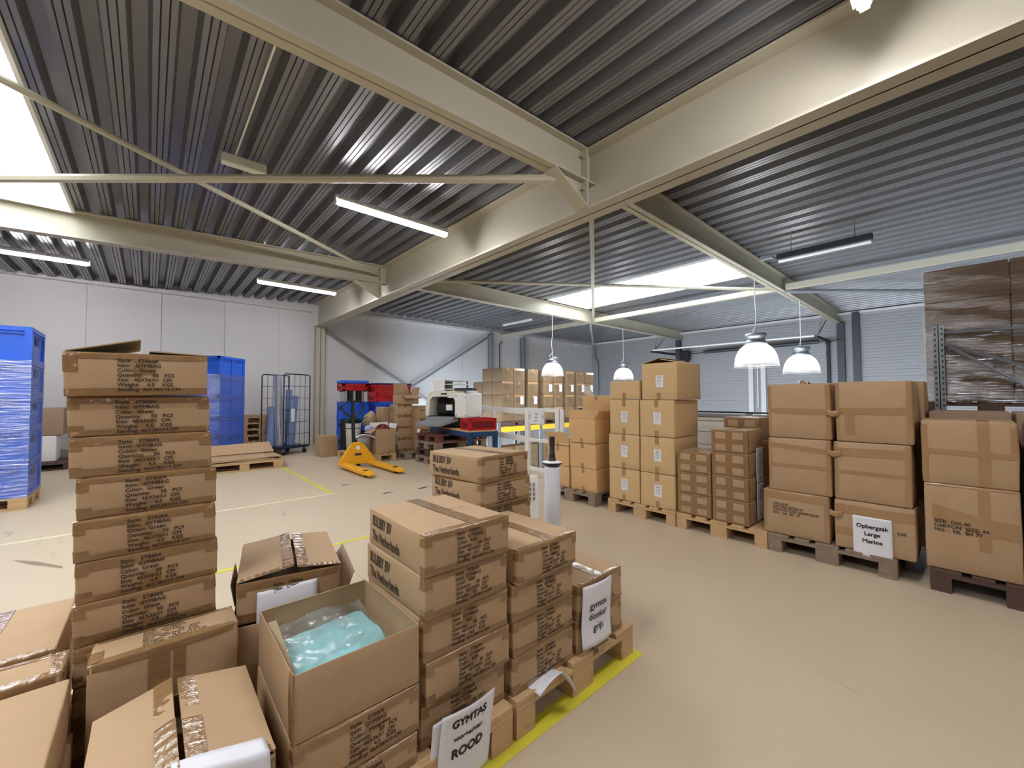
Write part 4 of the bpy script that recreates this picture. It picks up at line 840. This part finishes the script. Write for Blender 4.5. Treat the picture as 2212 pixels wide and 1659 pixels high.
# flat pallet with cardboard sheets
pallet('pine pallet lying in front of the wall with flattened cardboard on it', (.69, 8.56, 0), 0)
for k, (a, dx, dy, rz, w_, d) in enumerate(((0, 1.28, 8.98, .05, 1.35, .8), (1, 1.2, 9.05, -.08, 1.2, .75), (2, 1.1, 9.0, .12, 1.1, .7), (3, 1.3, 9.05, .0, 1.2, .7))):
    q = MB(); q.box(-w_/2, w_/2, -d/2, d/2, 0, .012, b=.002); o = q.build('cardboard_sheet', 'card'); o.location = (dx, dy, .145+.014*a+(.004 if a else 0)); o.rotation_euler = (0, 0, rz)
    tag(o, '%s flattened cardboard sheet on the pine pallet' % ['lowest', 'second', 'third', 'topmost'][k], 'cardboard')
q = MB(); q.slab([(.7, 9.35, .22), (1.9, 9.35, .22), (1.85, 9.55, .40), (.75, 9.55, .38)], .006); tag(q.build('cardboard_sheet', 'card'), 'cardboard sheet bent up at the rear of the flat pine pallet', 'cardboard')
# stack of pallets behind the roll cage
for i in range(6): pallet('%s pallet of the pine pallet stack behind the roll cage' % ['bottom', 'second', 'third', 'fourth', 'fifth', 'top'][i], (2.42+.01*(i % 3), 11.18, i*.145), H90)
# roll cage
p0 = Vector((2.26, 10.2, 0)); ud = Vector((.88, .47, 0)).normalized(); vd = Vector((-ud.y, ud.x, 0))
r = thing('roll_container', 'dark blue wire roll container by the wall, holding tall wrapped rolls', 'roll cage', p0, math.atan2(ud.y, ud.x))
MB().box(0, .72, 0, .70, .14, .19, b=.008).build('base', 'navy', r)
def mesh_panel(y):
    q = MB(); w_ = .72; z0, z1 = .19, 1.84; rr = .05
    q.tube([(0, y, z0), (0, y, z1-rr), (rr*.3, y, z1-rr*.3), (rr, y, z1), (w_-rr, y, z1), (w_-rr*.3, y, z1-rr*.3), (w_, y, z1-rr), (w_, y, z0)], .013, 8); q.build('side_frame', 'navy', r)
    q = MB()
    for i in range(1, 5): q.tube([(w_*i/5, y, z0), (w_*i/5, y, z1)], .005, 6)
    for i in range(1, 6): q.tube([(0, y, z0+(z1-z0)*i/6), (w_, y, z0+(z1-z0)*i/6)], .006, 6)
    q.build('wire_grid', 'navy', r)
mesh_panel(0.01); mesh_panel(.69)
for sx in (.08, .64):
    for sy in (.08, .62):
        q = MB(); q.box(sx-.02, sx+.02, sy-.03, sy+.03, .06, .14); c_ = q.build('caster', 'galv', r); MB().tube([(sx-.015, sy, .055), (sx+.015, sy, .055)], .055, 16).build('wheel', 'rubber', c_)
def incage(a, b_, z): return tuple(p0+ud*a+vd*b_+Vector((0, 0, z)))
for (lab, a, b_, m_, rad, h, lean, nm_) in (('silver foil roll standing in the roll container', .20, .35, 'silver', .085, 1.62, (-.05, .02), 'foil_roll'), ('pale blue wrapped roll standing right in the roll container', .42, .27, 'bluefilm', .09, 1.15, (.08, .0), 'wrapped_roll'), ('tall pale wrapped roll at the right side of the roll container', .60, .56, 'bluefilm', .07, 1.3, (.01, 0), 'wrapped_roll'), ('short pale blue wrapped roll leaning left in the roll container', .12, .55, 'bluefilm', .10, .9, (.07, 0), 'wrapped_roll')):
    q = MB(); b0 = Vector(incage(a, b_, .195)); q.tube([b0, b0+ud*lean[0]*h*.5+Vector((0, 0, h*.5)), b0+ud*lean[0]*h+Vector((0, 0, h))], rad, 18); tag(q.build(nm_, m_, smooth=False), lab, 'roll')
q = MB(); b0 = Vector(incage(.16, -.03, .75)); q.slab([b0, b0+ud*.1, b0+ud*.1+Vector((0, 0, .3)), b0+Vector((0, 0, .3))], .003); tag(q.build('paper_tag', 'paper'), 'white paper tag on the front wires of the roll container', 'paper')

# pallet truck
r = thing('pallet_truck', 'yellow hand pallet truck with black loop handle', 'pallet truck', (2.94, 7.60, 0), 0)
for sx, L0 in ((-.26, 0), (.26, 0)):
    q = MB(); q.prism([(-.08, .05), (-.08, .085), (-.07, .095), (.07, .095), (.08, .085), (.08, .05)], -1.12, .0); f_ = None
    q = MB(); 
    prof = [(sx-.08, .045), (sx-.08, .09), (sx-.068, .10), (sx+.068, .10), (sx+.08, .09), (sx+.08, .045)]
    q.prism(prof, -1.05, .08); q.add([(sx-.08, -1.05, .045), (sx+.08, -1.05, .045), (sx+.08, -1.05, .10), (sx-.08, -1.05, .10), (sx-.05, -1.22, .045), (sx+.05, -1.22, .045), (sx+.05, -1.22, .07), (sx-.05, -1.22, .07)], [(0, 1, 5, 4), (3, 7, 6, 2), (1, 2, 6, 5), (0, 4, 7, 3), (4, 5, 6, 7), (0, 3, 2, 1)])
    f_ = q.build('fork', 'yellow', r); MB().tube([(sx-.03, -1.0, .038), (sx+.03, -1.0, .038)], .037, 16).build('load_roller', 'rubber', f_)
    MB().lathe([(.045, 0), (.048, .003), (.001, .004)], (sx, -.98, .1005), 16).build('roller_window', 'black', f_, smooth=False)
MB().prism([(-.335, .06), (.335, .06), (.335, .12), (.10, .43), (.04, .46), (-.06, .46), (-.12, .43), (-.335, .12)], .02, .10).build('housing', 'yellow', r)
MB().prism([(-.06, .22), (.06, .22), (.06, .26), (-.06, .26)], .012, .0195).build('maker_plate', 'darksteel', r)
MB().lathe([(.001, 0), (.04, .001), (.04, .006), (.001, .007)], (0, 0, 0), 16).build('round_sticker', 'white', r)
D.objects['round_sticker'].rotation_euler = (H90, 0, 0); D.objects['round_sticker'].location = (-.01, .012, .36)
MB().box(-.09, .09, .10, .22, .10, .40, b=.02).tube([(0, .2, .3), (0, .2, .50)], .045, 14).build('pump', 'black', r)
MB().tube([(-.09, .2, .09), (-.05, .2, .09)], .09, 20).tube([(.05, .2, .09), (.09, .2, .09)], .09, 20).build('steer_wheel', 'rubber', r)
MB().tube([(-.01, .22, .42), (-.02, .25, 1.0), (-.02, .26, 1.22)], .034, 12).build('drawbar', 'black', r)
q = MB(); q.tube([(-.02, .25, .90), (-.16, .255, 1.0), (-.225, .258, 1.08), (-.215, .26, 1.17), (-.13, .262, 1.225), (.09, .262, 1.225), (.175, .26, 1.17), (.185, .258, 1.08), (.12, .255, 1.0)], .017, 10, closed=True); q.build('loop_handle', 'black', r)
MB().tube([(-.02, .245, 1.06), (-.12, .24, 1.02), (-.15, .24, .99)], .009, 6).build('release_lever', 'black', r)

# junk pallet behind the truck
pallet('pine pallet with a bin, white box and open carton, behind the pallet truck', (3.90, 8.02, 0), H90, 'wood')
r, S = opencarton('open carton with white inside on the junk pallet, right of the bin', (3.68, 8.21, .146), (.42, .34, .50))
flap(r, [(-.21, -.17, .50), (-.21, .17, .50), (-.33, .17, .42), (-.33, -.17, .42)], 'card'); flap(r, [(.21, .17, .50), (.21, -.17, .50), (.235, -.17, .60), (.235, .17, .60)], 'white'); flap(r, [(-.2, .165, .5), (.2, .165, .5), (.2, .2, .62), (-.2, .2, .62)], 'white')
q = MB(); q.lathe([(.001, 0), (.14, 0), (.165, .33), (.172, .34), (.16, .34), (.135, .01)], (3.27, 8.24, .146), 24); tag(q.build('bin', 'clear', smooth=True, fix=False), 'pale translucent waste bin on the junk pallet', 'bin')
q = MB(); q.grid(lambda u_, v_: Vector((3.08+.5*u_, 8.08+.34*v_, .50+.05*math.sin(u_*5)*math.cos(v_*5)+.02*math.sin(v_*11))), 14, 12); o = q.build('white_cloth', 'paper', smooth=True); tag(o, 'crumpled white plastic sheet over the bin on the junk pallet', 'sheet'); o.modifiers.new('t', 'SOLIDIFY').thickness = .003
r = thing('planter', 'white planter with a dark green plant behind the pallet truck handle', 'planter', (3.22, 8.62, .146)); r.scale = (1, 1, .84)
MB().lathe([(.001, 0), (.13, 0), (.155, .72), (.165, .73), (.145, .73), (.135, .66), (.001, .66)], n=24).build('pot', 'white', r, smooth=True); MB().lathe([(.161, .60), (.166, .60), (.166, .615), (.161, .615)], n=24).build('band', 'black', r)
q = MB(); rr = random.Random(3)
for i in range(90):
    a = rr.uniform(0, 6.28); l = rr.uniform(.08, .24); b0 = Vector((rr.uniform(-.08, .08), rr.uniform(-.08, .08), .70)); tip = b0+Vector((math.cos(a)*l, math.sin(a)*l, rr.uniform(.03, .22))); sd = Vector((-math.sin(a), math.cos(a), 0))*.022; md_ = (b0+tip)/2+Vector((0, 0, .03))
    q.add([b0, md_+sd, tip, md_-sd], [(0, 1, 2, 3)])
tag(q.build('leaves', 'green', r, fix=False), None, kind='stuff')
q = MB(); q.grid(lambda u_, v_: Vector((3.62+.15*math.sin(math.pi*v_)*math.cos(u_*6.283)*(1+.12*math.sin(u_*19)), 8.72+.14*math.sin(math.pi*v_)*math.sin(u_*6.283), .62+.36*(1-math.cos(math.pi*v_))*.5+.03*math.sin(u_*9))), 20, 12); tag(q.build('straw_bag', 'straw', smooth=True), 'beige straw bag lying on top of the junk pallet load', 'bag')
q = MB(); q.grid(lambda u_, v_: Vector((3.44+.09*math.sin(math.pi*v_)*math.cos(u_*6.283), 8.35+.08*math.sin(math.pi*v_)*math.sin(u_*6.283), .575+.15*(1-math.cos(math.pi*v_))*.5)), 16, 10); tag(q.build('cloth_bundle', 'lav', smooth=True), 'small lavender cloth bundle on the white sheet', 'cloth')
q = MB(); q.grid(lambda u_, v_: Vector((3.72+.16*math.sin(math.pi*v_)*math.cos(u_*6.283)*(1+.2*math.sin(u_*25)), 8.32+.10*math.sin(math.pi*v_)*math.sin(u_*6.283), .50+.22*(1-math.cos(math.pi*v_))*.5+.02*math.sin(u_*17))), 28, 12); tag(q.build('red_bundle', 'darkred', smooth=True), 'shiny dark red bundle sticking out of the open carton on the junk pallet', 'bundle')
q = MB(); q.box(3.42, 3.9, 8.50, 8.95, .146, .60, b=.01); tag(q.build('dark_crate', 'black'), 'black crate on the rear half of the junk pallet under the bags', 'crate')
carton('plain small carton standing left of the junk pallet by the wall', (2.98, 9.55, .0), (.36, .32, .46), rz=.1)
q = MB(); q.tube([(3.32, 9.38, .0), (3.32, 9.38, .82)], .10, 18); tag(q.build('dark_bag', 'black'), 'black cylindrical bag behind the pallet truck handle', 'bag')

# crate stacks by the wall behind
for i in range(3): add_crate('%s blue crate of the left crate stack behind the pallet truck' % ['bottom', 'middle', 'upper'][i], (3.62, 9.75, .0+i*.4005), (.6, .4, .4), .0)
for k, x_ in enumerate((3.40, 3.50, 3.60, 3.70, 3.80)):
    q = MB(); q.box(x_-.03, x_+.03, 9.58, 9.9, 1.203, 1.46, b=.01)
    tag(q.build('foil_pack', 'black' if k % 2 else 'silver'), ['leftmost silver', 'left black', 'middle silver', 'right black', 'rightmost silver'][k]+' upright pack between the blue and the red crate', 'pack', 'upright packs in the left crate stack')
add_crate('red crate topping the left crate stack, under a blue lid', (3.62, 9.75, 1.462), (.6, .4, .16), 0, 'red', 'reddk')
q = MB(); q.box(3.31, 3.93, 9.54, 9.96, 1.623, 1.70, b=.02); tag(q.build('crate_lid', 'blue'), 'blue lid on the red crate of the left crate stack', 'lid')
for i in range(3): add_crate('%s blue crate of the right crate stack behind the carton pile' % ['bottom', 'middle', 'upper'][i], (4.30, 9.50, .0+i*.4005), (.6, .5, .4), .0)
for i in range(2): add_crate('%s red crate of the right crate stack behind the carton pile' % ['lower', 'upper'][i], (4.42, 9.50, 1.202+i*.201), (.9, .5, .2), 0, 'red', 'reddk')
q = MB(); q.box(3.96, 4.90, 9.24, 9.76, 1.605, 1.64, b=.01); tag(q.build('crate_lid', 'bluedk'), 'flat blue lid on the right red crates', 'lid')

# carton pile
pallet('grey pallet under the carton pile left of the printer', (4.02, 7.82, 0), 0, 'woodg')
for l in range(4): carton('%s carton of the front column in the pile left of the printer' % ['bottom', 'second', 'third', 'top'][l], (4.58, 8.03, PZ+l*.222), (.44, .40, .22), bulge=.006, tapes=gymtapes(.44, .40, .22, R_), n=4)
for l in range(4): carton('%s carton of the left column in the pile left of the printer' % ['bottom', 'second', 'third', 'top'][l], (4.20, 8.42, PZ+l*.25), (.34, .38, .248), bulge=.006, tapes=gymtapes(.34, .38, .248, R_), n=4, texts=[(GYM % 'Green', 'L', -.15, .2, .02, dict(bold=.0006))])
r, S = opencarton('open carton with flaps standing up on top of the pile left of the printer', (4.28, 8.36, PZ+1.002), (.42, .40, .20))
flap(r, [(-.2, -.2, .2), (.2, -.2, .2), (.24, -.34, .13), (-.16, -.34, .13)]); flap(r, [(.2, -.18, .2), (.2, .18, .2), (.27, .18, .38), (.27, -.14, .38)]); flap(r, [(-.2, .19, .2), (.2, .19, .2), (.12, .2, .46), (-.2, .2, .46)]); MB().box(-.19, .19, -.18, .18, .006, .12).build('contents', 'clear', r)
for l in range(3): carton('%s carton of the rear left column in the pile left of the printer' % ['bottom', 'middle', 'top'][l], (4.11, 8.95, [0, .36, .72][l]), (.36, .40, .358), bulge=.006, n=4, tapes=[('X', -.02, .02, -.1, .3)])
for l in range(2): carton('%s carton of the rear right column in the pile left of the printer' % ['bottom', 'top'][l], (4.88, 8.9, [0, .55][l]), (.40, .42, .548), bulge=.006, n=4)
q = MB(); q.grid(lambda u_, v_: Vector((4.345-.03*math.sin(v_*3), 7.94-.13*u_, .20+.42*v_)), 4, 8); o = q.build('paper_sheet', 'paper', smooth=True); tag(o, 'long white paper hanging on the carton pile left of the printer', 'paper'); o.modifiers.new('t', 'SOLIDIFY').thickness = .001
q = MB(); q.grid(lambda u_, v_: Vector((4.015-.02*math.sin(v_*3), 8.3-.12*u_, .25+.3*v_)), 4, 8); o = q.build('paper_sheet', 'paper', smooth=True); tag(o, 'short white paper on the left column of the carton pile', 'paper'); o.modifiers.new('t', 'SOLIDIFY').thickness = .001

# pallets beside the table
for i in range(4): pallet('%s pallet of the mixed pallet stack beneath the printer table' % ['bottom', 'second', 'third', 'red stained top'][i], (4.06+.02*(i % 2), 6.70, i*.1455), 0, ['woodg', 'woodd', 'woodg', 'woodr'][i])
# table
r = thing('work_table', 'petrol blue steel table with wooden top carrying the white printer', 'table', (4.22, 5.88, 0), -.167)
MB().box(0, .60, 0, 1.86, .675, .70, b=.004).build('tabletop', 'wood', r)
MB().box(.0, .60, .0, .04, .585, .6745, b=.003).box(.0, .60, 1.82, 1.86, .585, .6745, b=.003).box(.0, .04, .04, 1.82, .585, .6745, b=.003).box(.56, .60, .04, 1.82, .585, .6745, b=.003).build('apron_frame', 'steelblue', r)
for sx in (.0, .53):
    for sy in (.0, 1.79): MB().box(sx, sx+.07, sy, sy+.07, 0, .5845, b=.004).build('leg', 'steelblue', r)
r = add_crate('bright red crate on the near end of the printer table', (4.58, 6.07, .702), (.56, .38, .21), -.167, 'red', 'reddk')
MB().box(-.2, .2, -.192, -.186, .05, .14, b=.01).build('ribbed_panel', 'reddk', r)
q = MB(); q.tube([(4.50, 7.66, .66), (4.47, 7.69, .60), (4.48, 7.68, .35), (4.45, 7.66, .05)], .006, 6); tag(q.build('cable', 'cord'), 'white cable hanging from the printer table', 'cable')
# flatbed printer
r = thing('flatbed_printer', 'cream and black flatbed printer standing on the blue table', 'printer', (4.62, 6.98, .702), -H90+.45); r.scale = (1.13, 1.13, 1.13)
arch = [(-.42, .20), (-.42, .42), (-.36, .60), (-.30, .64), (.33, .64), (.42, .56), (.42, .20), (.18, .20), (.18, .46), (.14, .54), (-.27, .54), (-.33, .48), (-.35, .20)]
MB().prism(arch, -.24, .30).build('cover', 'whitep', r)
MB().box(-.40, .40, -.20, .30, .03, .20, b=.01).box(-.33, .17, .02, .28, .20, .52).build('base', 'black', r)
MB().box(.19, .43, -.26, .32, .17, .60, b=.03).build('side_cover', 'white', r)
MB().box(-.24, .02, -.16, .1, .24, .42, b=.02).box(.02, .17, -.12, .1, .22, .46, b=.01).build('print_carriage', 'rubber', r)
MB().box(-.34, .20, -.34, .0, .12, .19, b=.01).build('flatbed', 'grey', r)
MB().slab([(-.40, -.56, .04), (.10, -.56, .04), (.24, -.22, .12), (-.36, -.22, .12)], .04).build('front_tray', 'grey', r)
MB().box(.02, .14, -.275, -.245, .30, .40, b=.01).build('control_panel', 'white', r)
MB().box(-.10, .02, -.246, -.241, .575, .60).build('nameplate', 'black', r)
for p in ((.22, .22), (.40, .22), (.22, .55), (.40, .52)): MB().tube([(p[0], -.265, p[1]), (p[0], -.258, p[1])], .012, 10).build('bolt', 'grey', r)
r = thing('paper_tray_unit', 'white open tray rack lying on top of the printer', 'tray', (4.62, 7.05, 1.428), -H90+.45); r.scale = (1.13, 1.13, 1.13)
MB().box(-.28, -.05, -.15, .15, 0, .21, b=.01).build('cabinet', 'white', r)
for z0 in (.02, .11, .17): MB().box(-.05, .28, -.14, .14, z0, z0+.016, b=.003).build('tray', 'whitep', r)
MB().box(-.05, -.045, -.13, .13, .01, .2).box(.26, .275, .1, .14, 0, .19).build('inner_frame', 'black', r)
r = thing('control_box', 'dark flat box behind the tray rack on the printer', 'box', (4.60, 6.52, 1.428), -H90+.45); MB().box(-.2, .2, -.1, .1, 0, .05, b=.01).build('box_body', 'darksteel', r)

# parent-less helpers get removed; default purge
bpy.context.view_layer.update()
